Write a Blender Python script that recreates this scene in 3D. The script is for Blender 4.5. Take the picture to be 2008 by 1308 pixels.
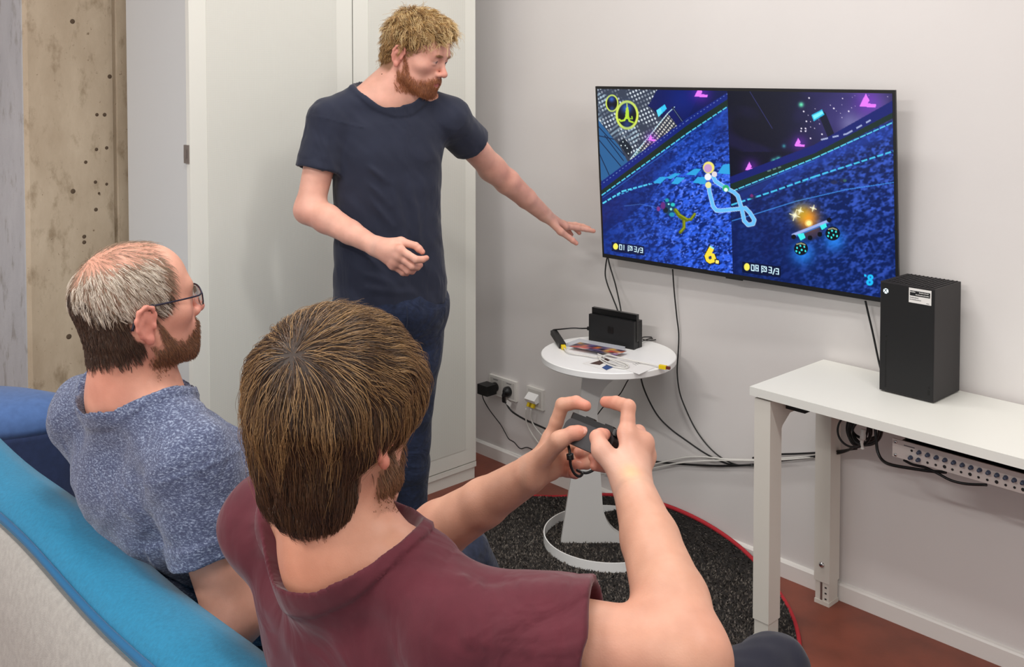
import bpy, bmesh, math, random
import numpy as np
from mathutils import Vector, Matrix, Euler

for _o in list(bpy.data.objects): bpy.data.objects.remove(_o)
SC = bpy.context.scene
COL = SC.collection
rng = np.random.default_rng(7)

# ------------------------------------------------------------------ camera
H = 1.57; PITCH = math.radians(2.0); FOC = 2000.0; PCX = 1004.0; PCY = 210.0
cam_d = bpy.data.cameras.new("camera"); cam = bpy.data.objects.new("camera", cam_d); COL.objects.link(cam)
cam.location = (0, 0, H); cam.rotation_euler = (math.pi/2 - PITCH, 0, 0)
cam_d.sensor_width = 36; cam_d.lens = 36*FOC/2008
cam_d.shift_y = -(654-PCY)/2008
cam_d.clip_start = 0.05
SC.camera = cam

# ------------------------------------------------------------------ light
w = bpy.data.worlds.new("world"); SC.world = w; w.use_nodes = True
w.node_tree.nodes["Background"].inputs[0].default_value = (1.0, 0.99, 0.98, 1)
w.node_tree.nodes["Background"].inputs[1].default_value = 1.0
def area(name, loc, sx, sy, power, rz, col=(1, .98, .955)):
    l = bpy.data.lights.new(name, 'AREA'); l.shape = 'RECTANGLE'; l.size = sx; l.size_y = sy; l.energy = power; l.color = col
    o = bpy.data.objects.new(name, l); COL.objects.link(o); o.location = loc; o.rotation_euler = (0, 0, rz); return o
WROT = math.atan2(-.725, .6887)
area("ceiling_light", (-.55, 1.72, 2.88), 1.2, .16, 18, WROT)
area("ceiling_light.001", (.28, 2.70, 2.88), 1.2, .14, 17, WROT)
area("ceiling_light.002", (1.10, .75, 2.88), 1.2, .16, 26, WROT)
area("ceiling_light.003", (-.6, -.6, 2.88), 1.2, .16, 24, WROT)
area("ceiling_light.004", (-2.1, .5, 2.88), 1.2, .16, 60, WROT)
SC.view_settings.view_transform = 'Standard'; SC.view_settings.look = 'None'
SC.view_settings.exposure = 0.0; SC.view_settings.gamma = 1.0; SC.view_settings.use_curve_mapping = False

# ------------------------------------------------------------------ geometry of the room
def ray(u, v):
    a = (u-PCX)/FOC; b = (PCY-v)/FOC
    return np.array([a, math.cos(PITCH)+b*math.sin(PITCH), -math.sin(PITCH)+b*math.cos(PITCH)])
def at(u, v, d):            # the point seen at (u, v) that stands d metres ahead
    r = ray(u, v); return r*(d/r[1])+np.array([0, 0, H])
def onz(u, v, z):           # the point seen at (u, v) on the level z
    r = ray(u, v); return r*((z-H)/r[2])+np.array([0, 0, H])
TR = np.array([.6887, -.7250, 0.]); TR /= np.linalg.norm(TR)       # along the screen wall, to the right
WN = np.array([TR[1], -TR[0], 0.])                                  # out of the screen wall, into the room
W0 = np.array([-.1406, 4.1462, 0.])-WN*.014
def wp(s, z, o=0.): return W0+TR*s+WN*o+np.array([0, 0, z])
def wall_px(u, v, o=0.):
    r = ray(u, v); p0 = W0+WN*o-np.array([0, 0, H]); return r*(p0.dot(WN)/r.dot(WN))+np.array([0, 0, H])
def wall_s(p): return float((np.asarray(p)-W0).dot(TR))

def lin(c):
    c = np.asarray(c, float)/255.; return np.where(c <= .04045, c/12.92, ((c+.055)/1.055)**2.4)
def rgba(c): l = lin(c); return (float(l[0]), float(l[1]), float(l[2]), 1.)

# ------------------------------------------------------------------ materials
def mat(name, col, rough=.5, metal=0., bump=None, vary=None, coat=0., sss=0., spec=.5, emit=None, attr=None, sheen=0., trans=0.):
    """bump=(scale,strength,detail) noise relief; vary=(scale,amount[,colour2]) noise mottling of the base colour"""
    m = bpy.data.materials.new(name); m.use_nodes = True; nt = m.node_tree; b = nt.nodes["Principled BSDF"]
    b.inputs["Base Color"].default_value = rgba(col); b.inputs["Roughness"].default_value = rough; b.inputs["Metallic"].default_value = metal
    b.inputs["Specular IOR Level"].default_value = spec; b.inputs["Coat Weight"].default_value = coat
    b.inputs["Sheen Weight"].default_value = sheen
    if trans: b.inputs["Transmission Weight"].default_value = trans
    if sss:
        b.inputs["Subsurface Weight"].default_value = sss; b.inputs["Subsurface Radius"].default_value = (1., .35, .2); b.inputs["Subsurface Scale"].default_value = .006
    tc = nt.nodes.new("ShaderNodeTexCoord")
    src = None
    if attr:
        a = nt.nodes.new("ShaderNodeAttribute"); a.attribute_name = attr; src = a.outputs["Color"]
    if vary:
        n = nt.nodes.new("ShaderNodeTexNoise"); n.inputs["Scale"].default_value = vary[0]; n.inputs["Detail"].default_value = 5
        nt.links.new(tc.outputs["Object"], n.inputs["Vector"])
        r = nt.nodes.new("ShaderNodeMapRange"); r.inputs[1].default_value = .3; r.inputs[2].default_value = .7
        nt.links.new(n.outputs["Fac"], r.inputs[0])
        mx = nt.nodes.new("ShaderNodeMix"); mx.data_type = 'RGBA'
        nt.links.new(r.outputs[0], mx.inputs["Factor"])
        c2 = vary[2] if len(vary) > 2 else tuple(max(0, x*(1-vary[1])) for x in col)
        if src is None: mx.inputs["A"].default_value = rgba(c2); mx.inputs["B"].default_value = rgba(col)
        else:
            ml = nt.nodes.new("ShaderNodeMix"); ml.data_type = 'RGBA'; ml.blend_type = 'MULTIPLY'; ml.inputs["Factor"].default_value = 1.
            f = 1-vary[1]; ml.inputs["B"].default_value = (f, f*.97, f*.95, 1); nt.links.new(src, ml.inputs["A"])
            nt.links.new(ml.outputs["Result"], mx.inputs["A"]); nt.links.new(src, mx.inputs["B"])
        src = mx.outputs["Result"]
    if src is not None: nt.links.new(src, b.inputs["Base Color"])
    if bump:
        n = nt.nodes.new("ShaderNodeTexNoise"); n.inputs["Scale"].default_value = bump[0]; n.inputs["Detail"].default_value = bump[2] if len(bump) > 2 else 3
        nt.links.new(tc.outputs["Object"], n.inputs["Vector"])
        bp = nt.nodes.new("ShaderNodeBump"); bp.inputs["Strength"].default_value = bump[1]; bp.inputs["Distance"].default_value = .002
        nt.links.new(n.outputs["Fac"], bp.inputs["Height"]); nt.links.new(bp.outputs["Normal"], b.inputs["Normal"])
    if emit:
        b.inputs["Emission Color"].default_value = rgba(emit[0]); b.inputs["Emission Strength"].default_value = emit[1]
    return m

# ------------------------------------------------------------------ mesh helpers
BASE = {}     # where each Empty stands; its parts are built in place
def link(name, me, m=None, parent=None, smooth=False):
    o = bpy.data.objects.new(name, me); COL.objects.link(o)
    if m is not None: me.materials.append(m)
    if parent is not None:
        o.parent = parent
        if parent.name in BASE: o.matrix_parent_inverse = Matrix.Translation([-c for c in BASE[parent.name]])
    if smooth:
        for p in me.polygons: p.use_smooth = True
    return o
def bmo(name, bm, m=None, parent=None, smooth=False, bevel=0., seg=2):
    if bevel: bmesh.ops.bevel(bm, geom=[e for e in bm.edges if e.is_manifold and e.calc_face_angle(0) > .5], offset=bevel, segments=seg, affect='EDGES', profile=.5)
    bmesh.ops.recalc_face_normals(bm, faces=bm.faces)
    me = bpy.data.meshes.new(name); bm.to_mesh(me); bm.free(); return link(name, me, m, parent, smooth)
def raw(name, v, f, m=None, parent=None, smooth=False):
    me = bpy.data.meshes.new(name); me.from_pydata([tuple(map(float, p)) for p in v], [], [tuple(q) for q in f]); me.update(); return link(name, me, m, parent, smooth)
def empty(name, loc=(0, 0, 0)):
    o = bpy.data.objects.new(name, None); COL.objects.link(o); o.empty_display_size = .1; return o    # kept at the origin: parts are built in place
def tag(o, label=None, cat=None, group=None, kind=None):
    if label: o["label"] = label
    if cat: o["category"] = cat
    if group: o["group"] = group
    if kind: o["kind"] = kind
    return o
def thing(name, label, cat, base=(0, 0, 0), group=None):
    o = empty(name); o.location = tuple(map(float, base)); tag(o, label, cat, group); BASE[o.name] = tuple(map(float, base)); return o
def V(*a): return np.array(a, float)
def unit(v): v = np.asarray(v, float); return v/np.linalg.norm(v)
def frame_mat(o, x, y, z):
    M = Matrix.Identity(4)
    for i in range(3):
        M[i][0] = x[i]; M[i][1] = y[i]; M[i][2] = z[i]; M[i][3] = o[i]
    return M
def box(bm, o, x, y, z, sx, sy, sz):
    """box whose corner is o and which runs sx along x, sy along y, sz along z"""
    o, x, y, z = map(lambda a: np.asarray(a, float), (o, x, y, z))
    vs = [bm.verts.new(tuple(o+x*sx*i+y*sy*j+z*sz*k)) for k in (0, 1) for j in (0, 1) for i in (0, 1)]
    for q in ((0, 2, 3, 1), (4, 5, 7, 6), (0, 1, 5, 4), (1, 3, 7, 5), (3, 2, 6, 7), (2, 0, 4, 6)): bm.faces.new([vs[i] for i in q])
    return vs
ZU = V(0, 0, 1)
def boxo(name, o, x, y, z, sx, sy, sz, m, parent=None, bevel=0., seg=2):
    bm = bmesh.new(); box(bm, o, x, y, z, sx, sy, sz); return bmo(name, bm, m, parent, bevel=bevel, seg=seg, smooth=False)
def spline(pts, n=8, closed=False):
    P = np.asarray(pts, float); out = []; N = len(P); R = N if closed else N-1
    for i in range(R):
        p0 = P[(i-1) % N] if closed or i > 0 else 2*P[0]-P[1]; p1 = P[i]; p2 = P[(i+1) % N]
        p3 = P[(i+2) % N] if closed or i+2 < N else 2*P[-1]-P[-2]
        for k in range(n):
            t = k/n; out.append(.5*((2*p1)+(-p0+p2)*t+(2*p0-5*p1+4*p2-p3)*t*t+(-p0+3*p1-3*p2+p3)*t**3))
    if not closed: out.append(P[-1])
    return np.array(out)
def tube_geo(P, r, seg=8, closed=False):
    P = np.asarray(P, float); n = len(P); r = np.broadcast_to(np.asarray(r, float), (n,))
    T = np.roll(P, -1, 0)-np.roll(P, 1, 0) if closed else np.gradient(P, axis=0)
    T /= np.linalg.norm(T, axis=1)[:, None]+1e-12
    u = np.cross(T[0], ZU if abs(T[0][2]) < .9 else V(1, 0, 0)); u /= np.linalg.norm(u)
    v, f = [], []
    for i in range(n):
        u = u-T[i]*u.dot(T[i]); u /= np.linalg.norm(u); w_ = np.cross(T[i], u)
        for k in range(seg):
            a = 2*math.pi*k/seg; v.append(P[i]+(u*math.cos(a)+w_*math.sin(a))*r[i])
    for i in range(n if closed else n-1):
        for k in range(seg):
            a, b = i*seg+k, i*seg+(k+1) % seg; c, d = ((i+1) % n)*seg+(k+1) % seg, ((i+1) % n)*seg+k
            f.append((a, b, c, d))
    if not closed: f.append(tuple(range(seg))[::-1]); f.append(tuple((n-1)*seg+k for k in range(seg)))
    return v, f
def tube(name, pts, r, m, parent=None, n=8, seg=8, closed=False, smooth_path=True):
    P = spline(pts, n, closed) if smooth_path else np.asarray(pts, float)
    v, f = tube_geo(P, r, seg, closed); return raw(name, v, f, m, parent, True)
def lathe(name, c, prof, m, parent=None, seg=48, x=V(1, 0, 0), y=V(0, 1, 0), z=ZU, smooth=True):
    """prof: (radius, height) pairs about the axis z through c"""
    v, f = [], []
    for r, h in prof:
        for k in range(seg):
            a = 2*math.pi*k/seg; v.append(np.asarray(c)+x*(r*math.cos(a))+y*(r*math.sin(a))+z*h)
    for i in range(len(prof)-1):
        for k in range(seg): f.append((i*seg+k, i*seg+(k+1) % seg, (i+1)*seg+(k+1) % seg, (i+1)*seg+k))
    if prof[0][0] > 1e-6: f.append(tuple(range(seg))[::-1])
    if prof[-1][0] > 1e-6: f.append(tuple((len(prof)-1)*seg+k for k in range(seg)))
    return raw(name, v, f, m, parent, smooth)
def prism(name, o, x, y, z, poly, h, m, parent=None, bevel=0., smooth=False, seg=2):
    """2-D outline poly in (x, y) at o, extruded h along z"""
    bm = bmesh.new(); o = np.asarray(o, float)
    a = [bm.verts.new(tuple(o+x*p[0]+y*p[1])) for p in poly]; b = [bm.verts.new(tuple(o+x*p[0]+y*p[1]+z*h)) for p in poly]
    bm.faces.new(a[::-1]); bm.faces.new(b); n = len(poly)
    for i in range(n): bm.faces.new((a[i], a[(i+1) % n], b[(i+1) % n], b[i]))
    return bmo(name, bm, m, parent, smooth, bevel, seg)
def rrect(w_, h_, r, n=5, cx=0., cy=0.):
    out = []
    for sx, sy, a0 in ((1, 1, 0), (-1, 1, 90), (-1, -1, 180), (1, -1, 270)):
        for k in range(n+1):
            a = math.radians(a0+90*k/n); out.append((cx+sx*(w_/2-r)+r*math.cos(a), cy+sy*(h_/2-r)+r*math.sin(a)))
    return out
def auto_smooth(o, ang=35):
    me = o.data; me.polygons.foreach_set("use_smooth", [True]*len(me.polygons)); me.set_sharp_from_angle(angle=math.radians(ang)); return o
# ================================================================== the room
M_wall = mat("wall_paint", (219, 215, 212), .75, bump=(60, .12, 4), vary=(2.2, .02))
M_white = mat("white_lacquer", (226, 226, 220), .45)
M_base = mat("baseboard_paint", (228, 225, 220), .4)
M_floor = mat("red_brown_floor", (134, 68, 50), .45, bump=(140, .1, 3), vary=(9, .16))
M_ceil = mat("ceiling_paint", (225, 225, 222), .9)
bm = bmesh.new(); box(bm, (-4, -3, -.06), V(1, 0, 0), V(0, 1, 0), ZU, 9, 9, .06)
tag(bmo("floor", bm, M_floor), "smooth red-brown floor around the dark round rug", "floor", kind="structure")
bm = bmesh.new(); box(bm, (-4, -3, 3.0), V(1, 0, 0), V(0, 1, 0), ZU, 9, 9, .06)
tag(bmo("ceiling", bm, M_ceil), "plain white ceiling above the room", "ceiling", kind="structure")
bm = bmesh.new(); box(bm, wp(-.9, 0), TR, -WN, ZU, 6.4, .12, 3.0)
tag(bmo("wall_right", bm, M_wall), "off-white painted wall behind the television", "wall", kind="structure")
prism("baseboard_right", wp(-.9, 0), WN, ZU, TR, [(0, 0), (.014, 0), (.014, .046), (.010, .051), (0, .053)], 6.4, M_base)
tag(bpy.data.objects["baseboard_right"], "low white baseboard along the foot of the television wall", "baseboard", kind="structure")

# concrete pillar and concrete wall beyond the cabinet
def concrete(name, c1, c2, spots):
    m = bpy.data.materials.new(name); m.use_nodes = True; nt = m.node_tree; b = nt.nodes["Principled BSDF"]; b.inputs["Roughness"].default_value = .85
    tc = nt.nodes.new("ShaderNodeTexCoord")
    def noise(sc, det, st=(1, 1, 1)):
        mp = nt.nodes.new("ShaderNodeMapping"); mp.inputs["Scale"].default_value = st; nt.links.new(tc.outputs["Object"], mp.inputs[0])
        n = nt.nodes.new("ShaderNodeTexNoise"); n.inputs["Scale"].default_value = sc; n.inputs["Detail"].default_value = det; n.inputs["Roughness"].default_value = .65
        nt.links.new(mp.outputs[0], n.inputs["Vector"]); return n.outputs["Fac"]
    def ramp(f, a, bb, ca, cb):
        r = nt.nodes.new("ShaderNodeValToRGB"); r.color_ramp.elements[0].position = a; r.color_ramp.elements[1].position = bb
        r.color_ramp.elements[0].color = ca; r.color_ramp.elements[1].color = cb; nt.links.new(f, r.inputs[0]); return r.outputs[0]
    def mul(a, bb):
        x = nt.nodes.new("ShaderNodeMix"); x.data_type = 'RGBA'; x.blend_type = 'MULTIPLY'; x.inputs["Factor"].default_value = 1; nt.links.new(a, x.inputs["A"]); nt.links.new(bb, x.inputs["B"]); return x.outputs["Result"]
    base = ramp(noise(5, 8, (1, 1, .45)), .32, .68, rgba(c2), rgba(c1))
    stain = ramp(noise(16, 6, (1, 1, .5)), .30, .46, (.62, .58, .52, 1), (1, 1, 1, 1))
    pit = ramp(noise(55, 3), spots, spots+.05, (.45, .40, .35, 1), (1, 1, 1, 1))
    nt.links.new(mul(mul(base, stain), pit), b.inputs["Base Color"])
    bp = nt.nodes.new("ShaderNodeBump"); bp.inputs["Strength"].default_value = .35; bp.inputs["Distance"].default_value = .004
    nt.links.new(noise(40, 8), bp.inputs["Height"]); nt.links.new(bp.outputs[0], b.inputs["Normal"]); return m
M_conc = concrete("raw_concrete", (206, 190, 166), (176, 158, 134), .27)
M_conc2 = concrete("grey_concrete", (196, 195, 196), (176, 175, 177), .22)
M_hole = mat("tie_hole", (92, 76, 60), .9)
CD = -WN                                                            # along the cabinet front, to the right
CC = onz(934, 937, 0); CC = CC-CD*.0                                # foot of the cabinet's right front corner
PO = CC-CD*1.159-TR*.62                                             # a point on the pillar's face
def pil_px(u, v, o=0.):
    r = ray(u, v); p0 = PO+TR*o-np.array([0, 0, H]); return r*(p0.dot(TR)/r.dot(TR))+np.array([0, 0, H])
pl, pg = pil_px(50, 300), pil_px(226, 300)
sl = float((pl-PO).dot(CD)); sg = float((pg-PO).dot(CD))
wl = tag(empty("wall_left"), "raw concrete pillar with a groove and tie holes, beyond the white cabinet", "pillar", kind="structure")
bm = bmesh.new(); z0 = V(0, 0, 1)
o_ = PO*V(1, 1, 0)
prof = [(sl+.012, 0), (sg-.006, 0), (sg-.002, -.012), (sg+.006, -.012), (sg+.010, 0), (.75, 0), (.75, -.5), (sl, -.5), (sl, -.012)]
pr = prism("pillar_shaft", o_, CD, TR, ZU, prof, 3.0, M_conc, wl)
boxo("side_face", o_+CD*(sl-.004)-TR*.012, CD, -TR, ZU, .006, .49, 3.0, M_conc2, wl)
for (u, v, r) in ((142, 42, .011), (190, 225, .008), (205, 225, .009), (168, 318, .008), (189, 293, .008), (209, 290, .008), (187, 357, .008), (209, 361, .007), (143, 375, .011), (194, 379, .006), (188, 411, .009), (165, 464, .009), (165, 475, .009), (135, 660, .012), (215, 150, .010)):
    lathe("tie_hole", pil_px(u, v, .0), [(r*.75, .0005), (r*.6, .0009), (1e-7, .0011)], M_hole, wl, 12, CD, ZU, TR)
bm = bmesh.new(); box(bm, o_-TR*.42+CD*(sl-2.2), CD, -TR, ZU, 2.5, .12, 3.0)
tag(bmo("wall_back", bm, M_conc2), "smooth grey concrete wall edge left of the concrete pillar", "wall", kind="structure")

# ------------------------------------------------------------------ white cabinet
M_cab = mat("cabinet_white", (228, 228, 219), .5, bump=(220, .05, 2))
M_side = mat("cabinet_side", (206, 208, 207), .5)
M_dark = mat("dark_gap", (40, 36, 36), .8)
M_steel = mat("brushed_steel", (150, 142, 136), .4, .8)
def perforated():
    m = mat("perforated_panel", (214, 214, 204), .65); nt = m.node_tree; b = nt.nodes["Principled BSDF"]
    tc = nt.nodes.new("ShaderNodeTexCoord"); mp = nt.nodes.new("ShaderNodeMapping"); mp.inputs["Rotation"].default_value = (0, 0, math.atan2(CD[1], CD[0])*-1); nt.links.new(tc.outputs["Object"], mp.inputs[0])
    sx = nt.nodes.new("ShaderNodeSeparateXYZ"); nt.links.new(mp.outputs[0], sx.inputs[0])
    def mth(op, a, b_=None, v=None):
        n = nt.nodes.new("ShaderNodeMath"); n.operation = op; nt.links.new(a, n.inputs[0])
        if b_ is not None: nt.links.new(b_, n.inputs[1])
        if v is not None: n.inputs[1].default_value = v
        return n.outputs[0]
    p = mth('ADD', sx.outputs[0], sx.outputs[2]); q = mth('SUBTRACT', sx.outputs[0], sx.outputs[2])
    k = 2*math.pi/.0065
    s = mth('MULTIPLY', mth('SINE', mth('MULTIPLY', p, v=k)), mth('SINE', mth('MULTIPLY', q, v=k)))
    r = nt.nodes.new("ShaderNodeMapRange"); r.inputs[1].default_value = .1; r.inputs[2].default_value = .6; nt.links.new(s, r.inputs[0])
    mx = nt.nodes.new("ShaderNodeMix"); mx.data_type = 'RGBA'; mx.inputs["A"].default_value = rgba((222, 222, 213)); mx.inputs["B"].default_value = rgba((200, 200, 191))
    nt.links.new(r.outputs[0], mx.inputs["Factor"]); nt.links.new(mx.outputs["Result"], b.inputs["Base Color"]); return m
M_perf = perforated()
cab = thing("storage_cabinet", "tall white two-door cabinet with perforated panels behind the standing person", "cabinet", CC*V(1, 1, 0))
cf = CC*V(1, 1, 0)                                                  # door faces lie 4 mm proud of this line
LW = 1.159
def cbox(name, s0, s1, o0, o1, z0, z1, m, parent, bevel=.0015):     # s: distance left of the right corner, o: back from the front
    return boxo(name, cf-CD*s1-TR*o1+ZU*z0, CD, TR, ZU, s1-s0, o1-o0, z1-z0, m, parent, bevel)
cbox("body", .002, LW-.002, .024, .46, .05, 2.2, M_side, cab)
cbox("plinth", .004, LW-.004, .006, .45, 0, .046, M_cab, cab)
cbox("base_rail", 0, LW, .0, .45, .046, .0655, M_cab, cab)
for i, (a, b_, ia, ib) in enumerate(((.002, .5615, .054, .4995), (.5655, LW, .6296, 1.103))):
    d = cbox("door", a, b_, -.0, .022, .0695, 2.2, M_cab, cab)
    # the panel is set proud by half a millimetre in a shallow frame
    cbox("panel", ia, ib, -.0012, .004, .125, 2.14, M_perf, d, 0)
cbox("door_gap", .5615, .5655, .004, .02, .07, 2.2, M_dark, cab, 0)
for z in (1.345, .79, .165): cbox("hinge", -.006, .003, .010, .03, z-.022, z+.022, M_steel, cab)
lk = cbox("lock", LW-.002, LW+.006, .004, .030, 1.318-.028, 1.318+.028, M_steel, cab)
cbox("lock_button", LW+.004, LW+.010, .010, .022, 1.305, 1.331, M_steel, lk)

# ------------------------------------------------------------------ round rug
RC = V(.016, 2.915, 0); RR = .79
M_rug = mat("rug_backing", (42, 38, 36), .95, vary=(60, .4)); M_red = mat("red_binding", (176, 34, 44), .8, bump=(300, .2, 2))
rug = thing("round_rug", "dark grey round shaggy rug with a red bound edge under the side table", "rug", RC)
def curl(p):
    q = np.array(p, float); t = (q-RC).dot(-WN)
    if t > .61:
        e = t-.61; R = .125; q = q+WN*(e-R*math.sin(e/R))+ZU*(R*.72*(1-math.cos(e/R)))
    return q
v, f = [], []; NR, NA = 40, 160
for i in range(NR+1):
    r = RR*(i/NR)
    for k in range(NA):
        a = 2*math.pi*k/NA; v.append(curl(RC+V(r*math.cos(a), r*math.sin(a), .010)))
for i in range(NR):
    for k in range(NA): f.append((i*NA+k, i*NA+(k+1) % NA, (i+1)*NA+(k+1) % NA, (i+1)*NA+k))
raw("backing", v, f, M_rug, rug, True)
P = [curl(RC+V(RR*math.cos(a), RR*math.sin(a), .007)) for a in np.linspace(0, 2*math.pi, 200, endpoint=False)]
tube("binding", P, .0068, M_red, rug, n=1, seg=8, closed=True, smooth_path=False)
M_pile = bpy.data.materials.new("rug_pile"); M_pile.use_nodes = True; nt = M_pile.node_tree
_a = nt.nodes.new("ShaderNodeAttribute"); _a.attribute_name = "col"; nt.links.new(_a.outputs["Color"], nt.nodes["Principled BSDF"].inputs["Base Color"]); nt.nodes["Principled BSDF"].inputs["Roughness"].default_value = .9
NP = 70000; ang = rng.uniform(0, 2*math.pi, NP); rad = RR*np.sqrt(rng.uniform(0, .985, NP))
px_, py_ = rad*np.cos(ang), rad*np.sin(ang)
keep = (px_ > -.55) & (py_ > -.65); px_, py_ = px_[keep], py_[keep]; NP = len(px_)
tt = -(px_*WN[0]+py_*WN[1]); e = np.clip(tt-.61, 0, 1); sh = e-.125*np.sin(e/.125)
bx, by, bz = RC[0]+px_+WN[0]*sh, RC[1]+py_+WN[1]*sh, .010+.09*(1-np.cos(e/.125))
th = rng.uniform(0, 2*math.pi, NP); wd = rng.uniform(.0020, .0040, NP); hh = rng.uniform(.004, .008, NP); ln = rng.uniform(0, .007, NP); t2 = rng.uniform(0, 2*math.pi, NP)
# tufts stand square to the backing: where it curls up they point into the room
nx, ny, nz = WN[0]*np.sin(e/.125), WN[1]*np.sin(e/.125), np.cos(e/.125)
A = np.stack([bx-np.cos(th)*wd, by-np.sin(th)*wd, bz], 1); B = np.stack([bx+np.cos(th)*wd, by+np.sin(th)*wd, bz], 1)
Cc = np.stack([bx+ln*np.cos(t2)+nx*hh, by+ln*np.sin(t2)+ny*hh, bz+nz*hh], 1)
me = bpy.data.meshes.new("pile"); me.vertices.add(3*NP); me.vertices.foreach_set("co", np.stack([A, B, Cc], 1).astype(np.float32).ravel())
me.loops.add(3*NP); me.loops.foreach_set("vertex_index", np.arange(3*NP, dtype=np.int32)); me.polygons.add(NP); me.polygons.foreach_set("loop_start", np.arange(0, 3*NP, 3, dtype=np.int32)); me.update()
ca = me.color_attributes.new("col", 'FLOAT_COLOR', 'POINT')
g = rng.choice([0, 1, 2], NP, p=[.46, .38, .16]); pal = np.array([lin((56, 51, 48)), lin((98, 91, 84)), lin((120, 112, 104))])[g]*rng.uniform(.75, 1.2, (NP, 1))
cc4 = np.ones((NP, 3, 4), np.float32); cc4[:, :, :3] = pal[:, None, :]; ca.data.foreach_set("color", cc4.ravel())
tag(link("pile", me, M_pile, rug), kind="stuff")
# ================================================================== television
M_black = mat("black_plastic", (14, 14, 15), .45); M_satin = mat("satin_black", (20, 20, 21), .35)
M_cable = mat("black_cable", (12, 12, 13), .45); M_wcable = mat("white_cable", (214, 212, 206), .45)
M_yellow = mat("yellow_plug", (238, 206, 20), .4); M_chrome = mat("chrome", (200, 200, 200), .2, 1.)
TVC = V(.6815, 3.1671, 1.2197); ty = -.7699; tl = .071; TW, TH = 1.0565, .600
tx = V(math.cos(ty), math.sin(ty), 0); tn0 = V(math.sin(ty), -math.cos(ty), 0)
tz = ZU*math.cos(tl)+tn0*math.sin(tl); tn = np.cross(tx, tz)         # tn points out of the screen into the room
tv = thing("television", "wide flat black television showing a split-screen racing game on the wall", "television", TVC-tz*TH/2)
boxo("frame", TVC-tx*TW/2-tz*TH/2-tn*.008, tx, tz, tn, TW, TH, .008, M_black, tv, .0025)
boxo("rear_housing", TVC-tx*.36-tz*.24-tn*.030, tx, tz, tn, .72, .36, .023, M_satin, tv, .006)
mp_ = TVC-tz*.05-tn*.030; dw = float((mp_-W0).dot(WN))
boxo("wall_mount", mp_-TR*.15-ZU*.1-WN*(dw-.001), TR, ZU, WN, .3, .2, dw, M_black, tv, .003)
boxo("sensor", TVC-tx*.03-tz*(TH/2+.004)-tn*.006, tx, tz, tn, .06, .006, .005, M_black, tv, .001)
# the picture on the screen: colours painted point by point on a fine grid
SX, SZ0, SZ1 = TW/2-.008, -TH/2+.014, TH/2-.009
NU, NV = 660, 372
gu = np.linspace(-SX, SX, NU); gv = np.linspace(SZ1, SZ0, NV)
GU, GV = np.meshgrid(gu, gv)
PT = TVC+tx*GU[..., None]+tz*GV[..., None]+tn*.0006
# where each screen point was read in the photograph, so that the picture can be drawn in the photograph's own measures
_z = PT[..., 2]-H; _f = PT[..., 1]*math.cos(PITCH)-_z*math.sin(PITCH); _u = PT[..., 1]*math.sin(PITCH)+_z*math.cos(PITCH)
QX = (PCX+FOC*PT[..., 0]/_f-1140)*2.844; QY = (PCY-FOC*_u/_f-150)*2.844
IMG = np.zeros((NV, NU, 3)); IMG[:] = (7, 16, 56)
def inpoly(pts):
    ins = np.zeros(QX.shape, bool); n = len(pts)
    for i in range(n):
        (x1, y1), (x2, y2) = pts[i], pts[(i+1) % n]
        if y1 == y2: continue
        c = ((y1 > QY) != (y2 > QY)) & (QX < (x2-x1)*(QY-y1)/(y2-y1)+x1); ins ^= c
    return ins
def blend(a, col):
    i = np.nonzero(a > .004); a = np.clip(a[i], 0, 1)[:, None]; IMG[i] = IMG[i]*(1-a)+np.asarray(col, float)*a
def fill(pts, col, al=1.): blend(inpoly(pts)*al, col)
def segd(x1, y1, x2, y2):
    dx, dy = x2-x1, y2-y1; t = np.clip(((QX-x1)*dx+(QY-y1)*dy)/(dx*dx+dy*dy+1e-9), 0, 1); return np.hypot(QX-x1-t*dx, QY-y1-t*dy), t
def stroke(pts, wd, col, al=1., dash=None, soft=1.5):
    best = np.full(QX.shape, 1e9)
    for (a, b) in zip(pts[:-1], pts[1:]):
        d, t = segd(*a, *b)
        if dash: L = math.hypot(b[0]-a[0], b[1]-a[1]); d = np.where(((t*L) % dash[0]) < dash[1], d, 1e9)
        best = np.minimum(best, d)
    blend(np.clip((wd/2-best)/soft+.5, 0, 1)*al, col)
def disc(x, y, rx, ry, col, al=1., soft=.06):
    d = np.hypot((QX-x)/rx, (QY-y)/ry); blend(np.clip((1-d)/soft, 0, 1)*al, col)
def glow(x, y, r, col, al=1.): blend(np.exp(-((QX-x)**2+(QY-y)**2)/(r*r))*al, col)
def vnoise(sx, sy, ang=0., seed=1):
    c, s = math.cos(ang), math.sin(ang); X = (QX*c+QY*s)/sx; Y = (-QX*s+QY*c)/sy
    g = np.random.default_rng(seed).random((256, 256)); xi = np.floor(X).astype(int); yi = np.floor(Y).astype(int); fx = X-xi; fy = Y-yi
    fx = fx*fx*(3-2*fx); fy = fy*fy*(3-2*fy); G = lambda a, b: g[(a % 256), (b % 256)]
    return (G(xi, yi)*(1-fx)+G(xi+1, yi)*fx)*(1-fy)+(G(xi, yi+1)*(1-fx)+G(xi+1, yi+1)*fx)*fy
divx = 815+(QY-78)*(32/1030.); LEFT = QX < divx; RIGHT = ~LEFT
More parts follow.
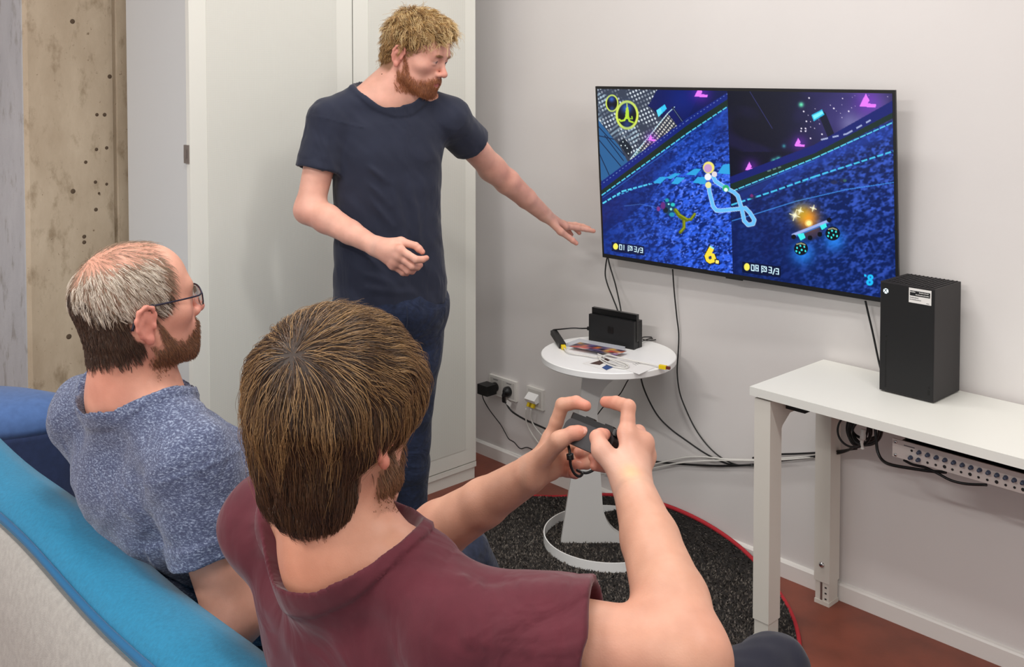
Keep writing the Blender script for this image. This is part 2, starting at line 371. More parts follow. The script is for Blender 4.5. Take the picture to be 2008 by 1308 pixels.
# --- left half: city, sky, track
IMG[:] = (9, 20, 70)
fill([(80, 60), (520, 60), (440, 90), (370, 160), (480, 260), (270, 480), (100, 640)], (52, 60, 78))
wv = np.clip(np.sin((QX+QY*.25)/4.6)*np.sin((QY-QX*.55)/5.2)*2.2-.2, 0, 1)*inpoly([(90, 60), (450, 60), (372, 160), (440, 260), (290, 440), (100, 250)])
blend(wv*np.clip(vnoise(40, 40, .6, 3)*2.2-.35, 0, 1), (205, 214, 222))
wv2 = (np.sin((QX*.75+QY)/4.4) > .1)*inpoly([(90, 90), (170, 110), (330, 330), (250, 430), (92, 240)])*np.clip(vnoise(50, 30, .8, 8)*2-.6, 0, 1)
blend(wv2*.75, (150, 175, 190)); fill([(205, 370), (240, 345), (285, 400), (265, 450)], (26, 36, 48)); 
for (x, y) in ((232, 365), (245, 385), (255, 400), (222, 385), (262, 430)): disc(x, y, 3, 4, (220, 235, 240))
fill([(88, 235), (210, 385), (262, 480), (290, 492), (130, 610), (100, 560)], (42, 92, 142))
for a, b in (((92, 275), (240, 440)), ((95, 330), (180, 350)), ((95, 350), (220, 500)), ((96, 420), (160, 560)), ((130, 330), (235, 470))): stroke([a, b], 5, (14, 36, 70))
fill([(430, 60), (680, 60), (590, 235), (540, 290), (480, 212), (372, 165)], (10, 22, 84)); glow(560, 130, 90, (18, 40, 130), .6)
tw = inpoly([(272, 462), (478, 205), (545, 285), (335, 462)]); blend(tw*1., (46, 52, 66))
blend(tw*(np.sin((QX+QY*.78)/4.2) > -.1)*(.55+.45*np.sin((QY-QX)/3.4)), (226, 222, 212)); stroke([(272, 462), (482, 205), (520, 170)], 4, (190, 225, 240))
stroke([(510, 175), (580, 275)], 12, (22, 28, 60)); stroke([(512, 178), (578, 272)], 2, (110, 140, 180))
glow(325, 445, 24, (120, 200, 210), .8)
fill([(418, 190), (465, 155), (476, 180), (430, 226)], (52, 190, 236)); fill([(418, 190), (440, 174), (450, 200), (430, 226)], (90, 214, 246))
# road of the left half
roadL = inpoly([(110, 640), (560, 320), (860, 115), (860, 1200), (100, 1100)])
blend(roadL, (9, 34, 104)); gr = np.clip((QX-120)/500., 0, 1)*np.clip((QY-260)/420.+.2, .25, 1)
sp = np.clip((vnoise(13, 8, -.5, 5)*.6+vnoise(26, 16, -.5, 6)*.55-.36)*2.4, 0, 1)
blend(roadL*sp*(.25+.75*gr), (48, 96, 226)); blend(roadL*np.clip((vnoise(10, 7, -.4, 15)-.66)*4, 0, 1)*gr, (92, 128, 246))
fill([(110, 640), (420, 430), (540, 420), (380, 690), (120, 880)], (8, 26, 88), .55); stroke([(420, 560), (700, 330), (820, 190)], 44, (30, 76, 190), .4, soft=30)
fill([(105, 590), (590, 232), (860, 60), (860, 112), (590, 280), (110, 640)], (14, 34, 118))
fill([(110, 636), (590, 272), (860, 98), (860, 138), (590, 318), (114, 662)], (22, 40, 34))
stroke([(105, 606), (590, 246), (840, 80)], 3, (140, 170, 220), .8, dash=(22, 8))
stroke([(114, 662), (590, 318), (830, 158)], 6, (84, 206, 236), 1, dash=(34, 27)); stroke([(120, 676), (600, 330)], 3, (40, 110, 200), .8)
stroke([(122, 706), (230, 640), (380, 600)], 9, (86, 210, 240), .95, dash=(30, 22)); stroke([(200, 665), (330, 612), (430, 590)], 6, (70, 180, 235), .8, dash=(26, 15))
for q in ([(400, 590), (440, 560), (480, 560), (440, 598)], [(470, 565), (520, 540), (555, 542), (500, 572)], [(580, 548), (630, 515), (668, 516), (640, 550)], [(500, 598), (530, 562), (580, 565), (540, 600)], [(620, 592), (650, 560), (700, 562), (690, 602)], [(760, 540), (790, 492), (840, 485), (840, 545)]): fill(q, (46, 158, 218))
stroke([(240, 722), (330, 712), (420, 730)], 3, (90, 140, 220), .6)
stroke([(740, 840), (850, 930)], 12, (70, 130, 230), .4, soft=8)
def chev(x, y, s, col=(226, 118, 248)):
    glow(x, y, s*.95, (120, 40, 190), .55)
    fill([(x-s*.15, y-s*.62), (x+s*.12, y-s*.1), (x-s*.02, y+s*.1), (x+s*.62, y+s*.18), (x+s*.55, y+s*.42), (x-s*.62, y+s*.32)], col)
chev(668, 92, 60); chev(392, 346, 34); fill([(600, 55), (720, 55), (720, 72), (600, 70)], (9, 20, 70))
# kart and skin on the road (no driver)
for (x, y, rx, ry, c) in ((490, 735, 40, 42, (22, 60, 96)), (478, 690, 13, 12, (30, 150, 160)), (510, 715, 14, 12, (40, 190, 190)), (470, 745, 16, 18, (20, 30, 44)), (505, 770, 18, 14, (30, 140, 170)), (455, 720, 16, 24, (96, 40, 120)), (430, 738, 12, 16, (120, 54, 130)), (500, 740, 8, 8, (140, 230, 230)), (487, 712, 6, 6, (150, 240, 235))): disc(x, y, rx, ry, c, 1, .3)
for p, wd in (([(525, 745), (550, 780), (580, 800)], 22), ([(578, 798), (610, 798), (632, 768)], 16), ([(572, 800), (572, 845), (552, 868)], 18), ([(540, 770), (590, 800)], 20)): stroke(p, wd, (96, 106, 14)); stroke([(a+2, b-4) for a, b in p], wd*.4, (150, 160, 30), .8)
# item rings with a peel
for (x, y, rx, ry) in ((171, 149, 37, 50), (255, 215, 66, 84)):
    disc(x, y, rx, ry, (206, 222, 84)); disc(x, y, rx*.80, ry*.82, (10, 12, 22)); glow(x-2, y-ry*.45, rx*.45, (60, 110, 220), .8); glow(x, y+ry*.6, rx*.4, (60, 100, 190), .5)
stroke([(254, 152), (255, 170)], 5, (190, 220, 90)); fill([(249, 172), (262, 172), (268, 235), (250, 238), (244, 232)], (176, 214, 60))
stroke([(250, 225), (240, 244), (220, 248), (212, 240)], 10, (184, 220, 60)); stroke([(262, 228), (268, 248), (288, 256)], 10, (170, 206, 52)); stroke([(268, 235), (284, 236), (282, 224)], 7, (150, 190, 46))
# --- right half
keepL = IMG.copy()
IMG[:] = (6, 9, 30); glow(1500, 230, 260, (66, 56, 130), .85); glow(1620, 170, 150, (120, 100, 180), .55); glow(1500, 262, 60, (190, 190, 235), .8); blend(np.clip(vnoise(120, 90, .4, 21)*2-1.1, 0, .5)*(QY < 420), (40, 34, 90)); glow(980, 250, 150, (4, 6, 26), .7)
st = np.random.default_rng(4)
for k in range(70):
    x, y = st.uniform(1210, 1720), st.uniform(85, 420)
    if y < 560-(x-835)*.42-70: disc(x, y, st.uniform(2, 4), st.uniform(2, 4.5), (236, 226, 250), st.uniform(.5, 1), .6)
for x, y in ((1270, 120), (1240, 195), (1227, 290), (1250, 290), (1250, 305), (1225, 305), (1278, 345), (1408, 178), (1491, 194), (1342, 322), (1255, 250)): disc(x, y, 6, 6, (250, 244, 255), 1, .6)
glow(1226, 157, 14, (110, 250, 190), .9); glow(1130, 388, 10, (60, 160, 170), .8); glow(1075, 474, 16, (90, 220, 210)); glow(1100, 462, 14, (90, 220, 210)); disc(1075, 474, 6, 6, (220, 250, 240)); disc(1100, 462, 6, 6, (220, 250, 240))
stroke([(940, 85), (1065, 290)], 3, (60, 62, 130), .8)
stroke([(1345, 215), (1395, 335)], 40, (10, 14, 40)); fill([(1283, 215), (1342, 184), (1356, 212), (1296, 250)], (40, 178, 220)); fill([(1290, 218), (1342, 192), (1350, 206), (1298, 240)], (120, 232, 246))
chev(1598, 142, 76); chev(1217, 372, 48); chev(944, 506, 48)
roadR = inpoly([(825, 650), (1760, 230), (1800, 1300), (825, 1150)])
blend(roadR, (8, 28, 84)); gr = np.clip((QX-900)/700., 0, 1)*.55+.2*(QY < 760)
sp = np.clip((vnoise(13, 9, -.4, 31)*.6+vnoise(28, 18, -.4, 32)*.5-.42)*2.3, 0, 1)
blend(roadR*sp*(.25+gr), (52, 84, 186)); blend(roadR*np.clip((vnoise(60, 300, .05, 33)-.5)*1.2, 0, .5)*(QX < 1250), (8, 22, 78))
fill([(825, 650), (1130, 520), (1000, 640), (840, 712)], (10, 14, 40), .8); stroke([(900, 660), (1300, 470), (1760, 290)], 60, (34, 70, 186), .45, soft=40)
fill([(830, 560), (1300, 380), (1760, 120), (1760, 190), (1300, 430), (830, 600)], (14, 26, 104)); fill([(830, 600), (1300, 428), (1760, 188), (1760, 222), (1300, 462), (830, 634)], (18, 40, 34))
stroke([(1340, 352), (1480, 320), (1610, 245)], 9, (190, 200, 230), .8, dash=(62, 36)); stroke([(1040, 528), (1110, 505)], 8, (120, 150, 150), .7, dash=(30, 18))
stroke([(840, 640), (1300, 456), (1760, 246)], 6, (90, 210, 236), 1, dash=(40, 34)); stroke([(835, 652), (1300, 470)], 3, (40, 120, 200), .7)
stroke([(838, 716), (1060, 644), (1300, 558), (1760, 410)], 9, (70, 196, 236), .95, dash=(46, 34)); stroke([(1230, 590), (1480, 500)], 4, (60, 150, 225), .7, dash=(30, 22))
stroke([(838, 806), (960, 770), (1200, 695), (1480, 630), (1760, 588)], 5, (62, 140, 226), .85)
stroke([(845, 745), (900, 740)], 4, (60, 150, 220), .6)
for x, y in ((955, 672), (1410, 590), (1460, 580)): disc(x, y, 26, 15, (34, 38, 70), .9, .5)
disc(1470, 580, 10, 8, (50, 90, 90)); disc(950, 665, 9, 9, (110, 40, 110))
# kart (no driver): wheels, wing, pods, lit exhaust
glow(1235, 985, 60, (40, 140, 250), .8); glow(1410, 915, 55, (40, 140, 250), .8)
disc(1280, 860, 70, 60, (52, 44, 70), .9, .4); glow(1262, 790, 58, (250, 150, 30), .95); glow(1225, 760, 46, (200, 170, 40), .7); disc(1268, 818, 26, 24, (240, 200, 110), .8, .3); disc(1268, 818, 14, 13, (252, 240, 150))
for (x, y, rx, ry) in ((1225, 960, 40, 38), (1402, 876, 42, 40)):
    disc(x, y, rx, ry, (6, 12, 18)); 
    for dx, dy in ((-22, -4), (4, 8), (18, -10), (-8, 22), (24, 14), (-4, -16), (-26, 14)): disc(x+dx, y+dy, 5, 6, (60, 226, 226))
    stroke([(x-24, y-24), (x, y-30), (x+22, y-22)], 7, (150, 150, 120))
stroke([(1180, 884), (1385, 802)], 15, (150, 168, 222)); stroke([(1186, 894), (1380, 816)], 6, (52, 110, 190)); fill([(1205, 880), (1240, 872), (1250, 900), (1222, 915)], (60, 226, 226)); fill([(1330, 832), (1362, 818), (1370, 838), (1342, 856)], (60, 226, 226))
for x, y in ((1184, 894), (1382, 800), (1275, 900), (1330, 880)): disc(x, y, 14, 14, (8, 8, 14))
for x, y, s in ((1190, 775, 30), (1219, 749, 20), (1293, 735, 18)):
    glow(x, y, s*.5, (255, 255, 240)); 
    for a in (.3, 1.87): stroke([(x-s*math.cos(a), y-s*math.sin(a)), (x+s*math.cos(a), y+s*math.sin(a))], 4, (250, 244, 190), .9)
IMG[:] = np.where(LEFT[..., None], keepL, IMG)
blend(np.clip(1-np.abs(QX-divx)/2.5, 0, 1)*.7, (4, 6, 20))
# map of the course with plain markers
mpth = [(708, 600), (716, 650), (735, 725), (752, 746), (780, 748), (880, 738), (915, 734), (940, 760), (965, 800), (958, 822), (930, 828), (908, 805), (895, 740), (872, 665), (850, 645), (800, 618), (748, 585), (736, 558)]
stroke(mpth, 24, (230, 245, 255), .8); stroke(mpth, 19, (100, 182, 236))
for x, y, r, c in ((710, 508, 34, (232, 220, 110)), (706, 512, 24, (190, 150, 200)), (706, 560, 20, (232, 232, 238)), (708, 605, 18, (226, 220, 150)), (742, 545, 16, (220, 210, 215)), (806, 624, 20, (46, 170, 110)), (806, 632, 11, (225, 240, 235))): disc(x, y, r, r*1.05, c, 1, .12)
# read-outs
SEG = {'0': 'abcdef', '1': 'bc', '3': 'abgcd', '6': 'afgecd', '8': 'abcdefg'}
def digit(ch, x, y, w_, h_, t, col, sl=.16):
    X = lambda a, b: (x+a*w_, y+b*h_+a*w_*sl)
    S = {'a': (X(0, 0), X(1, 0)), 'b': (X(1, 0), X(1, .5)), 'c': (X(1, .5), X(1, 1)), 'd': (X(0, 1), X(1, 1)), 'e': (X(0, .5), X(0, 1)), 'f': (X(0, 0), X(0, .5)), 'g': (X(0, .5), X(1, .5))}
    for s in SEG[ch]: stroke(list(S[s]), t, col)
def readout(x, y, dd, k=1.):
    X = lambda a: x+a*k
    fill([(X(-22), y-26*k), (X(160), y-2*k), (X(160), y+52*k), (X(-22), y+26*k)], (3, 8, 34), .75)
    disc(x, y, 14*k, 18*k, (240, 228, 90))
    col = (206, 238, 250)
    digit(dd[0], X(22), y-10*k, 12*k, 26*k, 4.2*k, col); digit(dd[1], X(42), y-8*k, 12*k if dd[1] != '1' else 4*k, 26*k, 4.2*k, col)
    fx, fy = X(70), y-4*k
    stroke([(fx, fy), (fx+22*k, fy+4*k), (fx+22*k, fy+26*k), (fx+4*k, fy+24*k), (fx, fy+30*k), (fx, fy)], 4*k, col)
    for i in range(3):
        for j in range(3):
            if (i+j) % 2: disc(fx+(6+i*6)*k, fy+(6+j*6)*k, 3*k, 3*k, col)
    digit('3', X(104), y+1*k, 12*k, 26*k, 4.2*k, col); stroke([(X(124), y+34*k), (X(132), y+10*k)], 5*k, col); digit('3', X(138), y+8*k, 12*k, 25*k, 4.2*k, col)
readout(191, 948, "01"); readout(923, 1062, "08", 1.18)
def six(g, col):
    fill([(718-g, 942-g), (742+g, 958), (728, 985), (742+g, 990), (752+g, 1018), (742+g, 1036+g), (715, 1044+g), (696-g, 1030), (687-g, 1000)], col)
six(5, (22, 18, 20)); six(0, (250, 216, 60)); fill([(712, 1002), (724, 1000), (728, 1014), (718, 1022), (708, 1014)], (40, 50, 90)); fill([(718, 942), (742, 958), (738, 964), (714, 950)], (140, 220, 235))
fill([(744, 1018), (770, 1022), (772, 1050), (744, 1046)], (22, 18, 20)); fill([(749, 1024), (766, 1027), (766, 1044), (749, 1041)], (250, 226, 120))
for (x, y, r) in ((1612, 1120, 18), (1608, 1148, 21)): disc(x, y, r, r*.95, (30, 182, 240), 1, .15); disc(x, y, r*.32, r*.36, (30, 90, 180), 1, .4)
fill([(1578, 1104), (1590, 1104), (1590, 1116), (1578, 1116)], (30, 182, 240))
me = bpy.data.meshes.new("screen"); me.vertices.add(NU*NV); me.vertices.foreach_set("co", PT.astype(np.float32).ravel())
ii = (np.arange(NV-1)[:, None]*NU+np.arange(NU-1)[None, :]).ravel(); quads = np.stack([ii, ii+NU, ii+NU+1, ii+1], 1).astype(np.int32)
me.loops.add(quads.size); me.loops.foreach_set("vertex_index", quads.ravel()); me.polygons.add(len(quads)); me.polygons.foreach_set("loop_start", np.arange(0, quads.size, 4, dtype=np.int32)); me.update()
ca = me.color_attributes.new("col", 'FLOAT_COLOR', 'POINT'); c4 = np.ones((NU*NV, 4), np.float32); c4[:, :3] = lin(IMG.reshape(-1, 3)); ca.data.foreach_set("color", c4.ravel())
M_scr = bpy.data.materials.new("screen_picture"); M_scr.use_nodes = True; nt = M_scr.node_tree; b = nt.nodes["Principled BSDF"]
_a = nt.nodes.new("ShaderNodeAttribute"); _a.attribute_name = "col"; nt.links.new(_a.outputs["Color"], b.inputs["Emission Color"]); b.inputs["Emission Strength"].default_value = 1.15
b.inputs["Base Color"].default_value = (.004, .004, .005, 1); b.inputs["Roughness"].default_value = .22; b.inputs["Specular IOR Level"].default_value = .25
tag(link("screen", me, M_scr, tv), "lit screen with a blue night race split in two views")

# ================================================================== desk
M_desk = mat("desk_white", (226, 226, 219), .4); M_leg = mat("desk_leg_white", (216, 212, 202), .42)
DZ = .71; D0 = onz(1470, 757.7, DZ); dx = unit(V(.6805, -.7327, 0)); dy = V(-dx[1], dx[0], 0); DD = .385; DL = 1.5
dk = thing("desk", "narrow white desk with telescopic legs under the games console", "desk", D0*V(1, 1, 0))
dO = D0*V(1, 1, 0)
def dp(a, b, z): return dO+dx*a+dy*b+ZU*z
def dbox(name, a0, a1, b0, b1, z0, z1, m, parent, bevel=.002): return boxo(name, dp(a0, b0, z0), dx, dy, ZU, a1-a0, b1-b0, z1-z0, m, parent, bevel)
dbox("desk_top", 0, DL, 0, DD, DZ-.0235, DZ, M_desk, dk)
for a in (.012, DL-.07):
    for i, b in enumerate((.006, DD-.062)):
        lg = dbox("leg", a, a+.050, b, b+.056, .068, DZ-.030, M_leg, dk, .003)
        rz = .011 if (i == 0 and a < .1) else 0.            # this leg stands on the rug
        ft = dbox("leg_extension", a+.003, a+.047, b+.003, b+.053, .006+rz, .09, M_leg, lg, .002)
        dbox("foot", a+.001, a+.049, b+.001, b+.055, rz, .012+rz, M_leg, lg, .002)
        if i == 1 and a < .1:
            dbox("slot", a+.020, a+.026, b+.0015, b+.006, .014, .068, M_steel, lg, 0)
            for k in range(3): dbox("slot_hole", a+.034, a+.040, b+.002, b+.006, .018+k*.017, .022+k*.017, M_dark, lg, 0)
            lathe("bolt", dp(a+.025, b, .12), [(.0085, 0), (.0085, .002), (.006, .005), (1e-7, .0058)], M_chrome, lg, 16, dx, ZU, -dy)
    # cross member between the two legs, arched where it meets them
    x0 = .062; x1 = DD-.062
    pf = [(x0, 0), (x1, 0), (x1, -.11), (x1-.012, -.085), (x1-.05, -.058), (x0+.05, -.058), (x0+.012, -.085), (x0, -.11)]
    prism("end_rail", dp(a+.005, 0, DZ-.026), dy, ZU, dx, pf, .04, M_leg, dk, .001)
dbox("rail", .05, DL-.06, .10, .14, DZ-.06, DZ-.024, M_leg, dk)
pw = dbox("power_box", .066, .125, .075, .20, DZ-.062, DZ-.0245, M_black, None, .004)
tag(pw, "small black box fixed under the desk corner beside the front leg", "power box")

# games console: tall dark block
M_xb = mat("console_dark", (38, 35, 36), .6, bump=(900, .05, 1)); M_xf = mat("console_front", (9, 9, 10), .6); M_vent = mat("console_vent", (6, 6, 6), .8)
k_ = .99; XO = V(.99, 2.7206, DZ); xa = -.8322; xx = V(math.cos(xa), math.sin(xa), 0); xy = V(-xx[1], xx[0], 0); XW, XH = .151*k_, .301*k_
xb = thing("game_console", "tall black block-shaped games console standing on the white desk", "game console", XO)
boxo("housing", XO+ZU*.004, xx, xy, ZU, XW, XW, XH-.004, M_xb, xb, .0018)
boxo("front_face", XO+ZU*.006+xx*.002-xy*.0006, xx, xy, ZU, XW-.004, .002, XH-.009, M_xf, xb)
lathe("base_foot", XO+xx*XW/2+xy*XW/2, [(.062, 0), (.062, .006)], M_vent, xb, 32)
boxo("disc_slot", XO+xx*.0155-xy*.0009+ZU*.014, xx, xy, ZU, .0035, .002, .127, M_vent, xb)
for z in (.020,): boxo("usb_port", XO+xx*.1335-xy*.0009+ZU*z, xx, xy, ZU, .006, .002, .013, M_vent, xb)
lathe("pair_button", XO+xx*.1365-xy*.0006+ZU*.040, [(.0025, 0), (.002, .0006), (1e-7, .0006)], M_vent, xb, 12, xx, ZU, -xy)
lathe("eject_button", XO+xx*.0175-xy*.0006+ZU*.152, [(.0025, 0), (.002, .0006), (1e-7, .0006)], M_vent, xb, 12, xx, ZU, -xy)
vt = boxo("vent_recess", XO+xx*.004+xy*.004+ZU*(XH-.0004), xx, xy, ZU, XW-.008, XW-.008, .0006, M_vent, xb)
bm = bmesh.new()
for i in range(12):
    a = .006+i*(XW-.012)/12
    box(bm, XO+xx*(a+.0085)+xy*.006+ZU*(XH-.0002), xx, xy, ZU, .003, XW-.012, .0024, )
for j in range(10):
    b = .010+j*(XW-.02)/10
    box(bm, XO+xx*.006+xy*(b+.010)+ZU*(XH-.0002), xx, xy, ZU, XW-.012, .0022, .0018)
bmo("vent_grille", bm, M_xb, xb)
# round lit emblem: a white ball crossed by two dark arcs
M_lit = mat("lit_emblem", (225, 245, 250), .4, emit=((225, 245, 250), .9))
lc = XO+xx*.0155-xy*.0008+ZU*(XH-.0245); 
lo = lathe("emblem", lc, [(.0072, 0), (.0070, .0005), (1e-7, .0006)], M_lit, xb, 24, xx, ZU, -xy)
for s in (-1, 1):
    P = [lc-xy*.0007+xx*(s*t)+ZU*z for t, z in ((-.0050, -.0062), (-.0030, -.0020), (0, .0014), (.0026, .0036), (.0046, .0046))]
    tube("emblem_arc", P, .00085, M_xf, lo, 6, 6)
P = [lc-xy*.0007+xx*t+ZU*z for t, z in ((-.003, .0066), (0, .0046), (.003, .0066))]; tube("emblem_arc", P, .0007, M_xf, lo, 6, 6)
M_paper = mat("paper_white", (228, 226, 222), .6); M_ink = mat("ink_black", (20, 20, 22), .6); M_grey = mat("ink_grey", (120, 118, 118), .6)
so = XO+xx*.0795-xy*.0012+ZU*(XH-.0435); st_ = boxo("sticker", so, xx, xy, ZU, .0605, .0008, .0385, M_paper, xb)
boxo("sticker_band", so+xx*.003-xy*.0003+ZU*.0185, xx, xy, ZU, .0545, .0008, .0135, M_ink, st_)
for (a, l, z, hh_, m_) in ((.004, .014, .0275, .0028, M_paper), (.028, .026, .0275, .0022, M_paper), (.019, .036, .0215, .0022, M_paper), (.003, .024, .0128, .0024, M_grey), (.003, .006, .0076, .0022, M_grey), (.010, .024, .0076, .0022, M_grey), (.048, .007, .0028, .0018, M_grey)):
    # lines of print too small to read
    bm = bmesh.new(); q = a; i = 0
    while q < a+l-.0005:
        wd = (.0016, .0011, .0019, .0013)[i % 4]; box(bm, so+xx*q-xy*.0005+ZU*z, xx, xy, ZU, min(wd, a+l-q), .0008, hh_*(1, .72, .72, .9)[i % 4]); q += wd+.0005; i += 1
    bmo("print_line", bm, m_, st_)

# rack unit hung under the desk
M_alu = mat("brushed_aluminium", (206, 196, 190), .45, .1, bump=(400, .05, 2)); M_knob = mat("blue_grey_knob", (62, 72, 92), .5); M_jack = mat("jack_hole", (14, 12, 14), .6)
def rk_px(u, v):            # a point on the unit's front plate
    r = ray(u, v); p0 = dp(0, .095, 0)-np.array([0, 0, H]); return r*(p0.dot(dy)/r.dot(dy))+np.array([0, 0, H])
q0 = rk_px(1750, 877); a0 = float((q0-dO).dot(dx)); zc = float(q0[2]); zt, zb = zc+.0235, zc-.0225; zt = min(zt, DZ-.028)
ru = thing("rack_amplifier", "silver rack unit with a row of blue-grey knobs hung under the desk", "rack amplifier", dp(a0, .1, zb))
dbox("chassis", a0+.02, a0+.463, .099, .30, zb+.002, zt-.002, M_satin, ru)
dbox("front_plate", a0, a0+.483, .095, .099, zb, zt, M_alu, ru, .0008)
dbox("mount_bracket", a0+.02, a0+.463, .12, .28, zt, DZ-.0236, M_dark, ru, 0)
def rp(zx, zy): return rk_px(1600+zx/4.9216, 780+zy/4.9216)
kn0 = None
def knobmesh():
    prf = [(.0052, 0), (.0052, .003), (.0043, .0035), (.0040, .0105), (.0036, .0115), (1e-7, .0117)]; sg = 16; v, f = [], []
    for r, h_ in prf:
        for k in range(sg): a = 2*math.pi*k/sg; v.append(dx*(r*math.cos(a))+ZU*(r*math.sin(a))-dy*h_)
    for i in range(len(prf)-1):
        for k in range(sg): f.append((i*sg+k, i*sg+(k+1) % sg, (i+1)*sg+(k+1) % sg, (i+1)*sg+k))
    me = bpy.data.meshes.new("knob"); me.from_pydata([tuple(p) for p in v], [], f); me.materials.append(M_knob)
    for p in me.polygons: p.use_smooth = True
    return me
KM = knobmesh()
for (x, y) in [(918, 575), (993, 597)]+[(1000+i*83.5, 525+i*24.3) for i in range(14)]:
    p = rp(x, y); p = dp(float((p-dO).dot(dx)), .095, p[2]); o = bpy.data.objects.new("knob", KM); COL.objects.link(o); o.parent = ru; o.matrix_parent_inverse = Matrix.Translation([-c for c in BASE[ru.name]]); o.location = tuple(p)
for (x, y, r) in [(925, 510, .003), (1078, 626, .003), (1157, 648, .003), (1242, 665, .0042), (1318, 692, .003), (1402, 717, .003), (1488, 738, .0042), (1570, 767, .003), (1655, 792, .003), (1744, 812, .0042), (1832, 842, .003), (1918, 866, .003), (2000, 886, .0042)]:
    lathe("jack", rp(x, y), [(r, .0002), (r, .0012), (r*.6, .0014), (1e-7, .0004)], M_jack, ru, 12, dx, ZU, -dy)
for (x, y) in ((770, 425), (768, 550)): lathe("rack_screw", rp(x, y), [(.004, 0), (.004, .0015), (.0028, .0028), (1e-7, .003)], M_chrome, ru, 14, dx, ZU, -dy)
dbox("print_label", a0+.030, a0+.058, .0946, .0952, zt-.0115, zt-.0085, M_grey, ru, 0)
# ================================================================== round side table
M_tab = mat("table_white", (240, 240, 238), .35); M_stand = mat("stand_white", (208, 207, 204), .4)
TC = V(.318, 3.335, 0); TZ = .640; TRAD = .222
tab = thing("side_table", "small round white side table with a sculpted column and ring base", "side table", TC)
lathe("table_top", TC, [(TRAD-.003, TZ-.022), (TRAD, TZ-.019), (TRAD, TZ-.002), (TRAD-.002, TZ), (1e-7, TZ)], M_tab, tab, 96, smooth=False)
auto_smooth(bpy.data.objects["table_top"], 30)
# column: a thick white sheet, straight on one side and hollowed out on the other
pd = 3.335
def arc(c, p, q, n=10):  # quarter curve from p to q hollowed towards c
    return [tuple((1-t)**2*np.array(p)+2*t*(1-t)*np.array(c)+t*t*np.array(q)) for t in np.linspace(0, 1, n)]
col_px = [(1143, 729), (1128, 880), (1099, 1086)]+[(1262, 1092), (1262, 1056)]+arc((1186, 1050), (1250, 1054), (1181, 985))+arc((1172, 860), (1178, 940), (1171, 805), 4)+arc((1176, 742), (1171, 800), (1236, 731))
cp = [at(u, v, pd) for u, v in col_px]; fx_ = V(1, 0, 0)
poly = [(p[0], max(.004, min(p[2], TZ-.021))) for p in cp]
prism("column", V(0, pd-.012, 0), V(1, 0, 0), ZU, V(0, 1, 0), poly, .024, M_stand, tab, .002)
v, f = [], []; N = 96
for k in range(N):
    a = 2*math.pi*k/N
    for r, z in ((.2135, 0), (.2135, .031), (.2100, .031), (.2100, 0)): v.append(TC+V(r*math.cos(a), r*math.sin(a), z+.010))
for k in range(N):
    for j in range(4): f.append((k*4+j, ((k+1) % N)*4+j, ((k+1) % N)*4+(j+1) % 4, k*4+(j+1) % 4))
auto_smooth(raw("base_ring", v, f, M_tab, tab), 40)

# ------------------------------------------------------------------ dock and handheld console on the table
def tp(u, v, dz=0.): return onz(u, v, TZ+dz)
b0, b1 = tp(1154.5, 668.5), tp(1243, 686.5); kx = unit((b1-b0)*V(1, 1, 0)); ky = V(-kx[1], kx[0], 0); KW = float(np.linalg.norm(b1-b0))
M_dock = mat("dock_black", (17, 17, 18), .5, bump=(700, .04, 1)); M_glossy = mat("glossy_black", (8, 8, 9), .25); M_logo = mat("logo_grey", (9, 9, 10), .3)
dck = thing("console_dock", "black docking station on the round table with a faint rounded emblem", "console dock", b0)
KH = .094
boxo("front_shell", b0, kx, ky, ZU, KW, .013, KH, M_dock, dck, .003)
boxo("rear_shell", b0+ky*.031, kx, ky, ZU, KW, .020, KH-.002, M_dock, dck, .003)
boxo("base", b0+ky*.005+kx*.001, kx, ky, ZU, KW-.002, .036, .022, M_dock, dck, .002)
boxo("side_plug", b0+kx*(-.010)+ky*.004+ZU*.035, kx, ky, ZU, .011, .007, .012, M_cable, dck, .001)
# emblem: two rounded halves, one outlined, one filled
ec = b0+kx*(KW*.49)-ky*.0004+ZU*.052
for s in (-1, 1):
    o_r = rrect(.010, .024, .0045, 4)
    prism("emblem_half", ec+kx*(s*.0062), kx, ZU, -ky, o_r, .0005, M_logo, dck)
hc = thing("handheld_console", "black handheld games console standing in the dock on the round table", "game console", b0+ky*.014+ZU*.023)
boxo("console_body", b0+kx*.003+ky*.0145+ZU*.0235, kx, ky, ZU, KW-.002, .0145, .092, M_glossy, hc, .004, 3)
boxo("bezel", b0+kx*.006+ky*.0140+ZU*.030, kx, ky, ZU, KW-.008, .0009, .082, M_glossy, hc, .0003)

# network adapter leaning on the table edge, its lead and its yellow plug
p0, p1 = tp(1086, 655, .018), tp(1103, 681, .004); ad = unit(p1-p0); ax_ = unit(np.cross(ad, ZU)); au = np.cross(ax_, ad)
na = thing("network_adapter", "small black oblong network adapter with a yellow plug near the table's edge", "network adapter", p1-au*.008)
AL = float(np.linalg.norm(p1-p0))+.004
boxo("adapter_body", p0-ax_*.011-au*.002, ax_, ad, au, .023, AL, .016, M_black, na, .002)
tube("adapter_lead", [p0+au*.006, p0-ad*.012+au*.010, tp(1100, 645.5, .040), tp(1122, 643.5, .046), tp(1140, 644, .044), b0-kx*.009+ky*.0075+ZU*.041], .0024, M_cable, na)
M_blue = mat("printed_cover", (120, 110, 120), .35)
